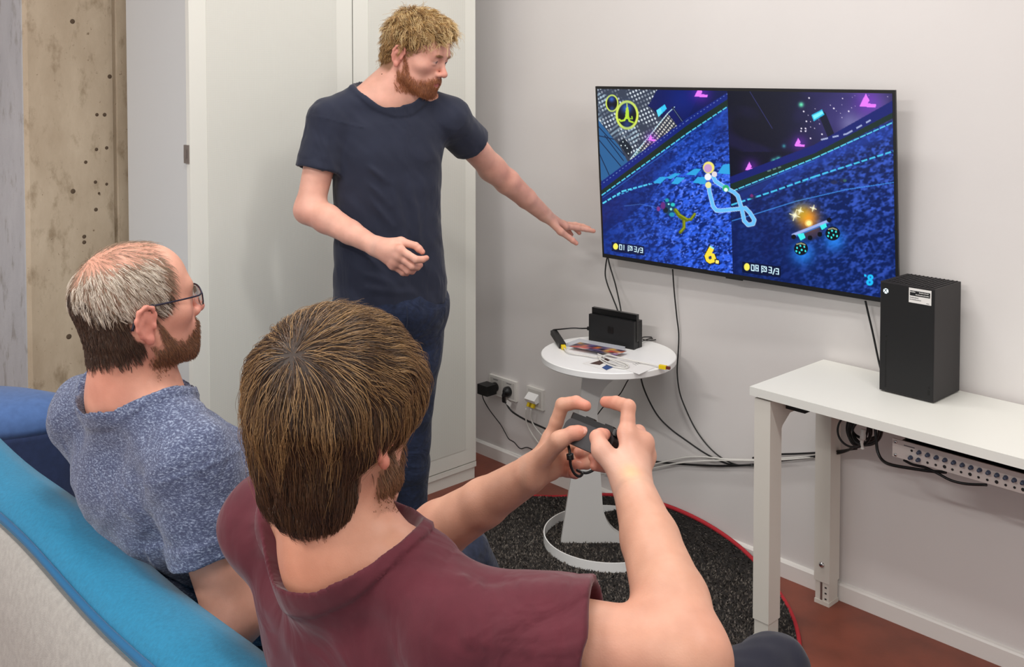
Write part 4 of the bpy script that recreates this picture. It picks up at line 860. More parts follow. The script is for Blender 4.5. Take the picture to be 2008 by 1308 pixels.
class Frame:                 # a head's own axes: x to its right, y ahead, z up; origin between the ears at eye level
    def __init__(s, o, fwd, up=(0, 0, 1), sc=1.):
        s.o = np.asarray(o, float); s.Y = unit(fwd); u = np.asarray(up, float); s.Z = unit(u-s.Y*u.dot(s.Y)); s.X = np.cross(s.Y, s.Z); s.sc = sc; s.A = np.stack([s.X, s.Y, s.Z])
    def w(s, x, y, z): return s.o+(s.X*x+s.Y*y+s.Z*z)*s.sc
    def l(s, P): return ((P-s.o)@s.A.T)/s.sc
def head(F, T, ears=(1, -1), mouth_open=0., jaw=1., fat=0.):
    k = T.sc; W = T.w
    def el(c, r, kk, op='u', A=None): F.ell(W(*c), np.array(r)*k, T.A if A is None else A, kk*k, op)
    def cp(a, b, ra, rb, kk, op='u'): F.cap(W(*a), W(*b), ra*k, rb*k, kk*k, op)
    el((0, -.008, .030), (.077, .099, .087), .01); el((0, .046, .034), (.061, .046, .058), .03); el((0, .040, -.040), (.060+fat, .052, .068), .035)
    for s in (-1, 1):
        F.chain([W(s*.060, -.004, -.040), W(s*.055, .012, -.072), W(s*.024, .070, -.100*jaw)], [.014*k, .017*k, .014*k], .028*k)
        el((s*.046, .058, -.022), (.022, .022, .017), .025)
    el((0, .078, -.101*jaw), (.022, .017, .017), .022)
    cp((-.036, .084, .019), (.036, .084, .019), .011, .011, .02)
    for s in (-1, 1): el((s*.031, .102, -.002), (.019, .014, .012), .012, 's')
    el((0, .083, -.066), (.032, .019, .022), .02)
    F.chain([W(0, .088, .010), W(0, .100, -.010), W(0, .113, -.030)], [.0065*k, .0075*k, .0095*k], .012*k)
    el((0, .114, -.035), (.0105, .0105, .009), .008)
    for s in (-1, 1):
        el((s*.0125, .101, -.039), (.0075, .0105, .0075), .007); el((s*.0065, .108, -.0465), (.0032, .006, .004), .003, 's')
        el((s*.031, .0805, -.001), (.0125, .0125, .0125), .002); el((s*.031, .0815, .0045), (.0150, .0140, .0085), .005); el((s*.031, .0805, -.010), (.0145, .0120, .005), .005)
    F.chain([W(-.022, .091, -.065), W(-.008, .099, -.0625), W(.008, .099, -.0625), W(.022, .091, -.065)], [.003*k, .0046*k, .0046*k, .003*k], .006*k)
    F.chain([W(-.020, .091, -.071-mouth_open), W(0, .098, -.0745-mouth_open), W(.020, .091, -.071-mouth_open)], [.003*k, .0058*k, .003*k], .006*k)
    F.chain([W(-.022, .098, -.068-mouth_open*.5), W(0, .106, -.0675-mouth_open*.5), W(.022, .098, -.068-mouth_open*.5)], [.001*k, (.0016+mouth_open*.4)*k, .001*k], .002*k, 's')
    for s in ears:
        E_ = lambda a, b, o=0.: W(s*(.0775+.007-.22*min(a, .004)+o), -.006+a*1.12+.12*b, -.014+b)
        el((s*.0815, -.012, -.014), (.0065, .016, .026), .008, A=np.stack([unit(T.X+T.Y*s*.2), unit(T.Y-T.X*s*.2), T.Z]))
        F.chain([E_(.008, -.002), E_(.010, .010), E_(.006, .024), E_(-.006, .030), E_(-.018, .024), E_(-.022, .010), E_(-.020, -.006), E_(-.013, -.020), E_(-.003, -.029)], [q*k for q in (.002, .0032, .0038, .0042, .0044, .0044, .0042, .004, .004)], .003*k)
        F.ell(E_(.000, -.030, .001), np.array((.0048, .0078, .0090))*k, T.A, .006*k)
        F.ell(E_(-.006, -.004, .009), np.array((.0085, .0085, .0125))*k, T.A, .004*k, 's'); F.ell(E_(-.008, .014, .009), np.array((.006, .008, .007))*k, T.A, .004*k, 's')
        F.ell(E_(.0075, -.008, .002), np.array((.004, .0035, .006))*k, T.A, .004*k)
        F.chain([E_(-.013, -.014), E_(-.014, .002), E_(-.008, .016)], [.0028*k]*3, .004*k)
def neck(F, T, base, r0=.054, r1=.060): F.cap(T.w(0, -.030, -.045), base, r0, r1, .03)
def hand(F, wrist, fingers, thumb, palm_n, wr=.027, kf=.005, fr=1.):
    """fingers: lists MCP, PIP, DIP, tip from index to little; thumb: CMC, MCP, IP, tip; palm_n: out of the back of the hand"""
    wrist = np.asarray(wrist, float)
    for i, f in enumerate(fingers): F.flat(wrist+(np.asarray(f[0])-wrist)*.10, f[0], .0165, .0125*fr, palm_n, .82, .016)
    for a, b in zip(fingers[:-1], fingers[1:]): F.cap(a[0], b[0], .0105*fr, .0105*fr, .012)
    F.flat(wrist+(np.asarray(thumb[0])-wrist)*.2, thumb[1], .017, .0135*fr, palm_n, .9, .016)
    F.chain([thumb[1], thumb[2], (np.asarray(thumb[2])+np.asarray(thumb[3]))/2, thumb[3]], [.0120*fr, .0103*fr, .0104*fr, .0082*fr], .008)
    for f, r in zip(fingers, (.0104, .0106, .0100, .0088)):
        f = [np.asarray(p, float) for p in f]; F.chain([f[0], (f[0]+f[1])/2, f[1], (f[1]+f[2])/2, f[2], f[3]], [r*1.12*fr, r*.97*fr, r*1.0*fr, r*.90*fr, r*.90*fr, r*.76*fr], kf)
def arm(F, S, E, W_, ru=.050, rl=.041, rw=.027, elbow=True):
    S, E, W_ = (np.asarray(q, float) for q in (S, E, W_))
    F.ell(S, (.058, .058, .058), k=.03); F.chain([S, S+(E-S)*.5, E], [ru, ru*.96, rl], .02)
    F.chain([E, E+(W_-E)*.28, E+(W_-E)*.65, W_], [rl, rl*1.04, rl*.84, rw], .025, kk=.01)
    if elbow: F.ell(E-unit(unit(S-E)+unit(W_-E))*.018, (.024,)*3, k=.02)

# hair as strands: curves laid over a field
def strands(name, roots, step, npts, flow, F, mat_, parent, lift, r0=.00022, r1=.00008, wig=0., seed=0, lens=None, keep=.0, clump=0, conv=.5):
    """roots lie on the surface of F; each strand follows flow(p, n) and is kept lift above the surface"""
    rg = np.random.default_rng(seed); n = len(roots); P = roots.copy(); out = np.zeros((npts, n, 3)); h = 1.5e-3; base = rg.uniform(.2, 1, n)*lift
    ln = np.ones(n) if lens is None else lens; ph = rg.uniform(0, 6.28, (n, 3)); wv = rg.normal(size=(n, 3))
    if clump:
        ci = rg.choice(n, clump, replace=False); cc = roots[ci]; own = np.concatenate([np.argmin(((roots[a:a+2000, None, :]-cc[None])**2).sum(2), 1) for a in range(0, n, 2000)])
        ph = ph[ci][own]+.35*ph*.2; wv = wv[ci][own]+.25*wv; off = roots-cc[own]; base = base[ci][own]*.6+base*.4
    for i in range(npts):
        out[i] = P
        if i == npts-1: break
        g = np.stack([F.ev(P+V(h, 0, 0)), F.ev(P+V(0, h, 0)), F.ev(P+V(0, 0, h))], 1)-F.ev(P)[:, None]; g /= np.linalg.norm(g, axis=1)[:, None]+1e-9
        d = flow(P, g, i/(npts-1)); d /= np.linalg.norm(d, axis=1)[:, None]+1e-9
        if wig: d = d+wig*(np.sin(i*1.15+ph)*.8+.35*wv)
        P = P+d*(step*ln)[:, None]
        dist = F.ev(P); tgt = base*min(1, (i+1)/3.)+keep; P = P+g*np.clip(tgt-dist, -.0025, .02)[:, None]*np.where(dist < tgt, 1., .25)[:, None]
    if clump: out -= off[None]*(conv*np.linspace(0, 1, npts)**1.3)[:, None, None]
    cu = bpy.data.hair_curves.new(name); cu.add_curves([npts]*n)
    cu.position_data.foreach_set("vector", out.transpose(1, 0, 2).astype(np.float32).ravel())
    ra = cu.attributes.new("radius", 'FLOAT', 'POINT'); ra.data.foreach_set("value", np.tile(np.linspace(r0, r1, npts), n).astype(np.float32))
    cu.materials.append(mat_); o = bpy.data.objects.new(name, cu); COL.objects.link(o)
    if parent is not None:
        o.parent = parent
        if parent.name in BASE: o.matrix_parent_inverse = Matrix.Translation([-c for c in BASE[parent.name]])
    return o
def hair_mat(name, c1, c2, rough=.38, attr=None):
    m = bpy.data.materials.new(name); m.use_nodes = True; nt = m.node_tree; b = nt.nodes["Principled BSDF"]
    hi = nt.nodes.new("ShaderNodeHairInfo"); r = nt.nodes.new("ShaderNodeValToRGB"); r.color_ramp.elements[0].color = rgba(c1); r.color_ramp.elements[1].color = rgba(c2)
    nt.links.new(hi.outputs["Random"], r.inputs[0]); nt.links.new(r.outputs[0], b.inputs["Base Color"]); b.inputs["Roughness"].default_value = rough; b.inputs["Specular IOR Level"].default_value = .6; return m

# garments
def torso(F, N, SR, SL, rows, X, Y, Z, tr=(.055, .041, .049), up=.04):
    """the trunk with shoulders; returns the places of its solids so that a shirt can be laid over them"""
    a = len(F.p); F.loft(rows, X, Y, Z, .04)
    for S_ in (SR, SL): F.chain([N+ZU*.02, (N+S_)/2+ZU*up, S_+ZU*.01], list(tr), .05)
    for S_ in (SR, SL): F.ell(S_, (.056, .056, .056), k=.03)
    return list(range(a, len(F.p)))
def shirt_over(G, F, ids, c, R, grow): G.add(lambda P: F.ev(P, ids)-f32(grow), c, R, .02)
def sleeve(G, S, E, t, r0, r1, k=.018, hem=True):
    u = unit(E-S); e = S+(E-S)*t; A = Field(); A.chain([S, (S+e)/2, e+u*.02], [r0, (r0+r1)/2, r1]); A.cap(e-u*.045, e+u*.06, r1*.76, r1-.0048); f0, f1 = A.p[0][0], A.p[1][0]; ef, uf = F3(e), F3(u)
    def fn(P):
        h = (P-ef)@uf; d = smax(f0(P), h, .002); d = smax(d, -f1(P), .003)
        return d+f32(.0012)*np.exp(-((h+f32(.021))/f32(.0018))**2) if hem else d
    G.add(fn, (S+e)/2, float(np.linalg.norm(e-S))/2+max(r0, r1)+.02, k); return e, u
def collar_fn(c, A_, r, wd=.0085, kk=.085, th=.0028):
    cf, Mx = F3(c), F3((A_/np.asarray(r)[:, None]).T)
    def fn(P, d):
        q = (P-cf)@Mx; q[:, 2] = np.minimum(q[:, 2], 0); de = (nrm(q)-1)*f32(kk); return np.minimum(smax(d, -de, .002), smax(d-f32(th), np.abs(de-f32(wd))-f32(wd), .0025))
    return fn

def neckline(c, X, Y, z0, sr=0., sb=0., q=6., wd=.0085, th=.0042):
    """cuts the neck opening along a bowl that rises away from the neck, with a raised ribbed edge"""
    cf, Xf, Yf = F3(c), F3(X), F3(Y)
    def fn(P, d):
        p = P-cf; a = p@Xf; b = p@Yf; rho = np.minimum(a*a+b*b, f32(.06)); de = (f32(z0)+f32(sr)*a+f32(sb)*b+f32(q)*rho-P[:, 2])*f32(.62)
        return np.minimum(smax(d, -de, .0015), smax(d-f32(th), np.abs(de-f32(wd))-f32(wd), .0025))
    return fn

def seam(S, u, o=0., w_=.0022, h_=.0020, R=.115):      # stitched ring where the sleeve is set in
    Sf, uf = F3(S), F3(u)
    return lambda P: f32(h_)*np.exp(-(((P-Sf)@uf-f32(o))/f32(w_))**2)*(nrm(P-Sf) < R)
# ================================================================== people: shared materials
def skin_mat(name):
    return mat(name, (220, 165, 140), .48, attr="col", sss=.12, bump=(420, .10, 2), vary=(38, .10), spec=.4)
M_skin = skin_mat("skin")
def wrinkle(m, scale, strength, stretch=(1, 1, 1)):
    """soft creases of the cloth as relief under the weave"""
    nt = m.node_tree; b = nt.nodes["Principled BSDF"]; tc = nt.nodes.new("ShaderNodeTexCoord"); mp = nt.nodes.new("ShaderNodeMapping"); mp.inputs["Scale"].default_value = stretch; nt.links.new(tc.outputs["Object"], mp.inputs[0])
    n = nt.nodes.new("ShaderNodeTexNoise"); n.inputs["Scale"].default_value = scale; n.inputs["Detail"].default_value = 2.5; n.inputs["Distortion"].default_value = 1.4; nt.links.new(mp.outputs[0], n.inputs["Vector"])
    bp = nt.nodes.new("ShaderNodeBump"); bp.inputs["Strength"].default_value = strength; bp.inputs["Distance"].default_value = .02; nt.links.new(n.outputs["Fac"], bp.inputs["Height"])
    old = b.inputs["Normal"].links
    if old: bp2 = old[0].from_node; nt.links.new(bp.outputs["Normal"], bp2.inputs["Normal"])
    else: nt.links.new(bp.outputs["Normal"], b.inputs["Normal"])
    return m
def cloth(name, col, rough=.85, vary=None, sc=900, st=.25, wr=None):
    m = mat(name, col, rough, bump=(sc, st, 2), vary=vary, sheen=.15, spec=.2); return wrinkle(m, *wr) if wr else m
def beard_mask(l, top=0.):
    x, y, z = np.abs(l[:, 0]), l[:, 1], l[:, 2]
    zl = np.interp(y, [-.006, .015, .035, .06, .085, .10], [.000+top, -.026+top, -.058, -.069, -.058, -.046]); m = sstep(zl-z, -.008, .014)*sstep(y, -.018, .006)*sstep(z, -.130+.25*np.clip(y-.03, -.04, 0), -.108+.25*np.clip(y-.03, -.04, 0))
    m *= x < .0745
    m *= 1-sstep(-((x/.021)**2+((z+.0685)/.0095)**2), -1.15, -.8)*(y > .08); m *= 1-sstep(y, .100, .104)*(z > -.055); return m
def skin_cols(P, base, T=None, blush=(206, 112, 98), beard=None, top=0., lips=(190, 104, 96)):
    c = np.tile(lin(base), (len(P), 1)); c = c*(1+.06*sn(P, 40, 3)[:, None]); c = mixc(c, lin(blush), .18*np.clip(sn(P, 22, 9), 0, 1))
    if T is not None:
        l = T.l(P); hd = (np.abs(l) < .2).all(1); x, y, z = np.abs(l[:, 0]), l[:, 1], l[:, 2]
        c = mixc(c, lin(blush), hd*(x > .077)*(z > -.06)*(z < .04)*.55); c = mixc(c, lin(blush), hd*np.exp(-((x/.02)**2+((y-.112)/.02)**2+((z+.032)/.02)**2))*.6)
        c = mixc(c, lin(blush), hd*np.exp(-(((x-.042)/.02)**2+((y-.07)/.03)**2+((z+.028)/.02)**2))*.35)
        c = mixc(c, lin(lips), hd*sstep(-((x/.021)**2+((z+.0685)/.0095)**2), -1.1, -.8)*(y > .085))
        br = hd*np.exp(-(((x-.030)/.016)**2)-(((z-.0185-.06*(x-.03))/.0042)**2))*(y > .07)
        ey = hd*np.exp(-((x-.031)/.010)**2-((z+.003)/.0042)**2)*(y > .086); pu = hd*(np.hypot(x-.031, z+.002) < .0048)*(y > .088)
        if beard is not None: c = mixc(c, lin(beard), hd*beard_mask(l, top)*.42); c = mixc(c, lin(beard), br*.7)
        c = mixc(c, lin((226, 220, 214)), ey*.55); c = mixc(c, lin((60, 66, 72)), pu*.9)
    return c
def chance(m, seed): return np.clip(m*1.15-.08, 0, 1)**1.5 > np.random.default_rng(seed).random(len(m))
def pick(Vv, mask, n, seed=0):
    i = np.nonzero(mask)[0]; return Vv[np.random.default_rng(seed).choice(i, n, replace=len(i) < n)]+np.random.default_rng(seed+1).normal(size=(n, 3))*.0009
def tangent(d, g): return d-g*(d*g).sum(1)[:, None]

# ================================================================== sofa
M_sofa = cloth("turquoise_wool", (34, 124, 162), .9, vary=(160, .10), sc=700, st=.35)
M_shell = cloth("light_grey_wool", (162, 158, 152), .9, vary=(90, .09), sc=500, st=.4); M_pipe = cloth("blue_piping", (26, 92, 134))
SA, SB = V(-.905, 1.955, 0), V(-.31, 1.32, 0); sd = unit(SB-SA); sf = V(-sd[1], sd[0], 0)         # sd along the back towards the camera, sf towards the seat
if sf[1] < 0: sf = -sf
sofa = thing("sofa", "low sofa with a turquoise inner back and pale grey outer shell", "sofa", (SA+SB)/2)
def sofa_strip(name, prof, m, s0, s1, bow=0., n=28, parent=None):
    v, f = [], []; k = len(prof)
    for i in range(n+1):
        s = s0+(s1-s0)*i/n
        for (o, z) in prof: v.append(SA+sd*s+sf*(o+bow*((s-.4)/1.0)**2)+ZU*(z+.006*math.sin(s*9)*(z > .6)))
    for i in range(n):
        for j in range(k): f.append((i*k+j, (i+1)*k+j, (i+1)*k+(j+1) % k, i*k+(j+1) % k))
    f.append(tuple(range(k))); f.append(tuple(n*k+j for j in range(k))[::-1])
    o = raw(name, v, f, m, parent, True); auto_smooth(o, 50); return o
ST = .768
sofa_strip("back_shell", [(-.125, .02), (-.150, .30), (-.140, .62), (-.118, ST-.035), (-.108, ST-.028), (-.090, ST-.034), (-.07, ST-.06), (-.06, .30), (-.06, .02)], M_shell, -.55, 1.5, parent=sofa)
sofa_strip("back_cushion", [(-.100, ST-.030), (-.094, ST-.006), (-.070, ST+.012), (-.020, ST+.014), (.018, ST-.004), (.036, ST-.036), (.046, ST-.09), (.075, .55), (.10, .30), (-.055, .30), (-.06, .60)], M_sofa, -.54, 1.49, parent=sofa)
P = [SA+sd*s+sf*-.102+ZU*(ST-.016+.006*math.sin(s*9)) for s in np.linspace(-.54, 1.49, 40)]; tube("piping", P, .006, M_pipe, sofa, 2, 8)
sofa_strip("seat_cushion", [(.08, .30), (.08, .40), (.12, .425), (.55, .43), (.62, .41), (.645, .37), (.645, .31), (.60, .28), (.12, .28)], M_sofa, -.54, 1.49, parent=sofa)
sofa_strip("seat_base", [(-.10, .06), (-.10, .28), (.62, .28), (.62, .06)], M_shell, -.54, 1.49, parent=sofa)
for s in (-.42, 1.35):
    for o in (-.05, .55): lathe("leg", SA+sd*s+sf*o, [(.018, 0), (.022, .065)], M_black, sofa, 16)
# back of another seat beyond the sofa
M_denim = cloth("denim_blue_felt", (82, 112, 164), .9, vary=(60, .08)); M_navy = cloth("navy_felt", (40, 52, 84), .9, vary=(60, .1))
pc = V(-1.60, 2.70, 0); sxv, syv = V(1.08, .10, 0), V(-.03, .36, 0)
pf = thing("lounge_seat", "rounded blue felt seat back with a navy side, beyond the sofa's far end", "seat", pc)
lathe("top_pad", pc, [(.385, .612), (.394, .632), (.388, .655), (.36, .682), (.30, .697), (.15, .706), (1e-7, .708)], M_denim, pf, 64, sxv, syv)
lathe("side", pc, [(.37, .0), (.375, .02), (.385, .30), (.388, .60), (.384, .614)], M_navy, pf, 64, sxv, syv)
# ================================================================== the person in the maroon T-shirt, from behind
R2 = unit(V(.762, -.647, 0)); B2 = V(-R2[1], R2[0], 0)
T2 = Frame((-.219, 1.268, 1.146), (math.sin(math.radians(33)), math.cos(math.radians(33)), -.03), (0.03, 0, 1), 1.02)
N2 = at(672, 1110, 1.265)
SR2 = at(900, 1240, 1.18); SL2 = V(-.338, 1.405, .935)
ER2 = at(1350, 1288, 1.11); WR2 = at(1241, 955, 1.345)
EL2 = at(800, 1078, 1.60); WL2 = at(1036, 932, 1.485)
hd = .11
def A(u, v, d): return at(u, v, d+hd)
fR = [[A(1230, 850, 1.285), A(1232, 798, 1.305), A(1208, 790, 1.325), A(1187, 788, 1.34)],
      [A(1262, 868, 1.290), A(1252, 848, 1.345), A(1228, 862, 1.360), A(1206, 866, 1.350)],
      [A(1266, 893, 1.300), A(1240, 900, 1.350), A(1198, 900, 1.342), A(1164, 896, 1.318)],
      [A(1256, 915, 1.295), A(1236, 920, 1.340), A(1197, 918, 1.330), A(1166, 914, 1.312)]]
tR = [A(1212, 925, 1.240), A(1180, 884, 1.262), A(1171, 858, 1.280), A(1186, 852, 1.300)]
fL = [[A(1080, 860, 1.395), A(1103, 794, 1.390), A(1130, 789, 1.382), A(1149, 796, 1.372)],
      [A(1084, 880, 1.410), A(1122, 870, 1.440), A(1150, 884, 1.418), A(1135, 887, 1.385)],
      [A(1086, 902, 1.400), A(1126, 902, 1.428), A(1150, 908, 1.405), A(1130, 911, 1.380)],
      [A(1082, 922, 1.390), A(1112, 924, 1.415), A(1128, 928, 1.405), A(1124, 928, 1.392)]]
tL = [A(1060, 905, 1.350), A(1096, 864, 1.342), A(1122, 850, 1.340), A(1146, 848, 1.338)]
F2 = Field(); head(F2, T2, ears=(1,)); neck(F2, T2, N2, .056, .062)
MS2 = (SR2+SL2)/2; HIP2 = V(MS2[0], MS2[1], 0)+B2*.24+ZU*.46
rows2 = [(MS2+ZU*.035, .10, .055), (MS2-ZU*.01+B2*.0, .165, .080), (MS2-ZU*.10+B2*.04, .180, .106), (MS2-ZU*.25+B2*.14, .168, .108), (HIP2+B2*.03+ZU*.08, .165, .115), (HIP2, .17, .12)]
ids2 = [len(F2.p)-1]+torso(F2, N2, SR2, SL2, rows2, R2, B2, unit(MS2-HIP2+B2*.05), up=.045)
arm(F2, SR2, ER2, WR2, .052, .043, .027); arm(F2, SL2, EL2, WL2, .050, .042, .027)
hand(F2, WR2, fR, tR, unit(V(.5, -.75, .45))); hand(F2, WL2, fL, tL, unit(V(-.8, .5, .2)))
p2 = thing("person", "seated person with long brown hair and maroon T-shirt, holding up a small controller", "person", HIP2*V(1, 1, 0))
hl = np.min([np.min(f, 0) for f in fR+fL+[tR, tL]], 0)-.03; hh2 = np.max([np.max(f, 0) for f in fR+fL+[tR, tL]], 0)+.03
V1, Q1 = F2.mesh(.0038, lo=V(-.55, 1.0, .74))
inb = ((V1 > hl+.006) & (V1 < hh2-.006)).all(1); Q1 = Q1[~inb[Q1].all(1)]
V2, Q2 = F2.mesh(.0016, hl, hh2)
Vb = np.concatenate([V1, V2]); Qb = np.concatenate([Q1, Q2+len(V1)])
cb = skin_cols(Vb, (200, 151, 127), T2, beard=(96, 66, 44), top=.01)
dW = np.minimum(np.linalg.norm(Vb-WR2, axis=1), 1); cb = mixc(cb, lin((220, 184, 168)), .5*np.exp(-(np.linalg.norm(Vb-(WR2+tR[1])/2, axis=1)/.05)**2)); cb = mixc(cb, lin((228, 176, 130)), .8*np.exp(-(np.linalg.norm(Vb-A(1236, 922, 1.22), axis=1)/.014)**2))
for f in fR+fL+[tR, tL]: cb = mixc(cb, lin((214, 120, 100)), .45*np.exp(-(np.linalg.norm(Vb-f[3], axis=1)/.016)**2)+.18*np.exp(-(np.linalg.norm(Vb-f[2], axis=1)/.012)**2))
cb = mixc(cb, lin((206, 130, 100)), .5*np.exp(-(np.linalg.norm(Vb-(N2+ZU*.02-B2*.04), axis=1)/.09)**2))
body2 = mesh_np("body", Vb, Qb, M_skin, p2, cb)
# nails
M_nail = mat("nail", (206, 148, 130), .3)
def nail(tip, dip, up, parent, s=1.):
    d = unit(tip-dip); n = unit(up-d*np.dot(up, d)); x = np.cross(d, n); Fn = Field(); c = tip-d*.0015*s+n*.0062*s; Fn.ell(c, (.0056*s, .0068*s, .0022*s), np.stack([x, d, n])); v_, q_ = Fn.mesh(.0008); return mesh_np("nail", v_, q_, M_nail, parent)
nail(tL[3], tL[2], unit(V(-.1, -.8, .6)), body2, 1.0)
for f in (fL[1], fL[2]): nail(f[3], f[2], unit(V(-.2, -.7, .7)), body2, .9)
# hair
HF = Field()
def hel(c, r, k=.03, op='u'): HF.ell(T2.w(*c), np.array(r)*T2.sc, T2.A, k, op)
hel((0, -.014, .032), (.088, .107, .092), .01); hel((0, -.050, -.024), (.073, .058, .062)); hel((0, .044, .048), (.070, .050, .047)); hel((0, -.052, -.085), (.062, .042, .050), .03)
for s in (-1, 1): hel((s*.060, -.020, .010), (.028, .056, .048)); hel((s*.054, .030, .018), (.029, .044, .044))
hel((0, .140, -.045), (.085, .080, .085), .01, 's'); hel((0, .070, -.105), (.10, .075, .072), .015, 's')
HF.disp = lambda P: .0026*sn(P, 70, 31); HF.dm = .004
M_hb = mat("brown_hair_mass", (46, 31, 20), .6, bump=(300, .3, 3)); M_hair2 = hair_mat("brown_hair", (36, 24, 15), (90, 62, 38), .40)
vh, qh = HF.mesh(.0045); hb = mesh_np("hair", vh, qh, M_hb, p2)
whorl = T2.w(.012, -.088, .078)
def flow2(P, g, t):
    l = T2.l(P); a = P-whorl; r = np.linalg.norm(a, axis=1)[:, None]; out = a/(r+.01)
    dn = np.clip((.085-l[:, 2])/.09, 0, 1.6)[:, None]; d = out*np.clip(1.1-dn*.8, .05, 1)+V(0, 0, -1)*(.25+1.2*dn)+T2.Y*(.55*(l[:, 2] > .03)*(l[:, 1] > -.05))[:, None]
    return tangent(d, g)-g*(.06*(l[:, 2] < -.03))[:, None]
rg = np.random.default_rng(3); l = T2.l(vh)
ok = (l[:, 2] > -.118) & ~((l[:, 1] > .085) & (l[:, 2] < .0))
rt = pick(vh, ok, 19000, 5); lr = T2.l(rt); ll = np.clip((lr[:, 2]+.150)/.10, .12, 1)*np.where(lr[:, 1] > .0, np.clip((lr[:, 2]+.045)/.06, .1, 1), 1)
hs = strands("hair_strands", rt, .0085, 10, flow2, HF, M_hair2, hb, .0060, .00042, .00012, .13, 6, rg.uniform(.45, 1.15, len(rt))*ll, -.001, 1100, .55)
rt = pick(vh, ok & (l[:, 2] > .015), 2600, 15); strands("hair_strands", rt, .0095, 11, flow2, HF, hair_mat("brown_hair_highlight", (96, 70, 43), (166, 130, 84), .36), hb, .0085, .00036, .00010, .22, 16, rg.uniform(.5, 1.1, len(rt)), 0., 260, .5)  # paler strands on the upper head only: the hair's highlight put into colour
lb = T2.l(V1); bmk = chance(beard_mask(lb, .01), 3)
M_brd2 = hair_mat("brown_beard", (70, 46, 30), (150, 110, 76), .45)
def flowb(T, dn=.8): 
    return lambda P, g, t: tangent(np.tile(-T.Z*dn+T.Y*.25, (len(P), 1)), g)+g*.45
strands("beard", pick(V1, bmk & (np.abs(lb) < .16).all(1), 2600, 21), .004, 6, flowb(T2), F2.sub(12), M_brd2, p2, .004, .00034, .00012, .12, 22)
# T-shirt
M_mar = cloth("maroon_cotton", (92, 38, 48), .8, vary=(26, .10), sc=1400, st=.12, wr=(9, .55, (1, 1, .8)))
G2 = Field(); uR = unit(ER2-SR2); uL = unit(EL2-SL2)
shirt_over(G2, F2, ids2, MS2-ZU*.15, .45, .008)
SE_R, uR = sleeve(G2, SR2, ER2, .60, .071, .077); SE_L, uL = sleeve(G2, SL2, EL2, .55, .066, .068)
G2.add(neckline(N2+V(0, 0, 0), R2, B2, .922, .17, .22), N2, .3, .0, 'f')
sg = []
r3 = np.random.default_rng(8)
for i in range(9):          # gathers across the top of the sleeve
    t = .02+i*.017; c = SR2+uR*t; a = r3.uniform(-.2, .2); sg.append((c+ZU*.075-B2*.02, c+ZU*.03+uR*(.02+.02*a)-V(.3, .9, 0)*.075, .0070, r3.uniform(.006, .011)))
bk = MS2-B2*.10
for a, b, w_, h_ in (((-.02, -.07), (.10, -.20), .018, .016), ((.03, -.06), (.15, -.12), .013, .012), ((.05, -.02), (.13, -.16), .011, .010), ((-.06, -.13), (.06, -.26), .018, .014), ((-.10, -.04), (-.13, -.24), .013, .013), ((-.07, -.05), (-.09, -.2), .011, .011), ((.13, .0), (.16, -.2), .008, -.004), ((-.135, -.02), (-.15, -.22), .011, .011)):
    sg.append((bk+R2*a[0]+ZU*a[1]-B2*.01, bk+R2*b[0]+ZU*b[1]+B2*.02, w_, h_))
sg.append((SR2+ZU*.07-B2*.01-uR*.035, SR2-ZU*.08-B2*.075-uR*.03, .004, -.0028))      # sleeve seam
sg.append((N2-B2*.10-R2*.06-ZU*.008, N2-B2*.115+R2*.03-ZU*.002, .0035, -.003)); sf2 = folds(sg); sm2 = seam(SR2, uR, -.012, .0022, .0014); G2.disp = lambda P: sf2(P)+sm2(P)+.0022*sn(P, 26, 41)+.0012*sn(P, 60, 42); G2.dm = .015
vs_, qs_ = G2.mesh(.0034, lo=V(-.6, 1.0, .60)); mesh_np("t_shirt", vs_, qs_, M_mar, p2)
# trousers and shoes
def trousers(parent, hip, X, Y, kn, an, m, name="trousers", hw=.085, rk=.062, shoe=None, foot_dir=None, h=.007):
    G = Field()
    for s, k_, a_ in ((1, kn[0], an[0]), (-1, kn[1], an[1])):
        hp = hip+X*(s*hw); G.chain([hp, hp+(k_-hp)*.5, k_], [.090, .080, rk], .03, kk=.02); G.chain([k_, k_+(a_-k_)*.4, a_], [rk, .058, .046], .015, kk=.02)
    G.ell(hip, (.165, .125, .11), np.stack([X, Y, ZU]), .04); G.disp = lambda P: .003*sn(P, 32, 71)+.0016*sn(P, 75, 72); G.dm = .01
    v_, q_ = G.mesh(h); o = mesh_np(name, v_, q_, m, parent)
    for a_ in an:
        fd = unit((foot_dir if foot_dir is not None else Y)); S = Field(); b = V(a_[0], a_[1], .045); S.chain([b-fd*.03, b+fd*.06-ZU*.004, b+fd*.15-ZU*.014], [.042, .042, .030], .02); S.plane(V(0, 0, .004), -ZU); v_, q_ = S.mesh(.006); mesh_np("shoe", v_, q_, shoe or M_satin, parent)
    return o
M_tr2 = cloth("dark_trousers", (34, 35, 48), .8, sc=1100, st=.2)
KR2 = onz(1512, 1310, .445)+V(0, .0, 0); KR2 = V(.480, 1.83, .478); KL2 = V(.13, 1.95, .44)
trousers(p2, HIP2+B2*.05, R2, B2, (KR2, KL2), (V(.50, 2.06, .07), V(.20, 2.20, .07)), M_tr2)
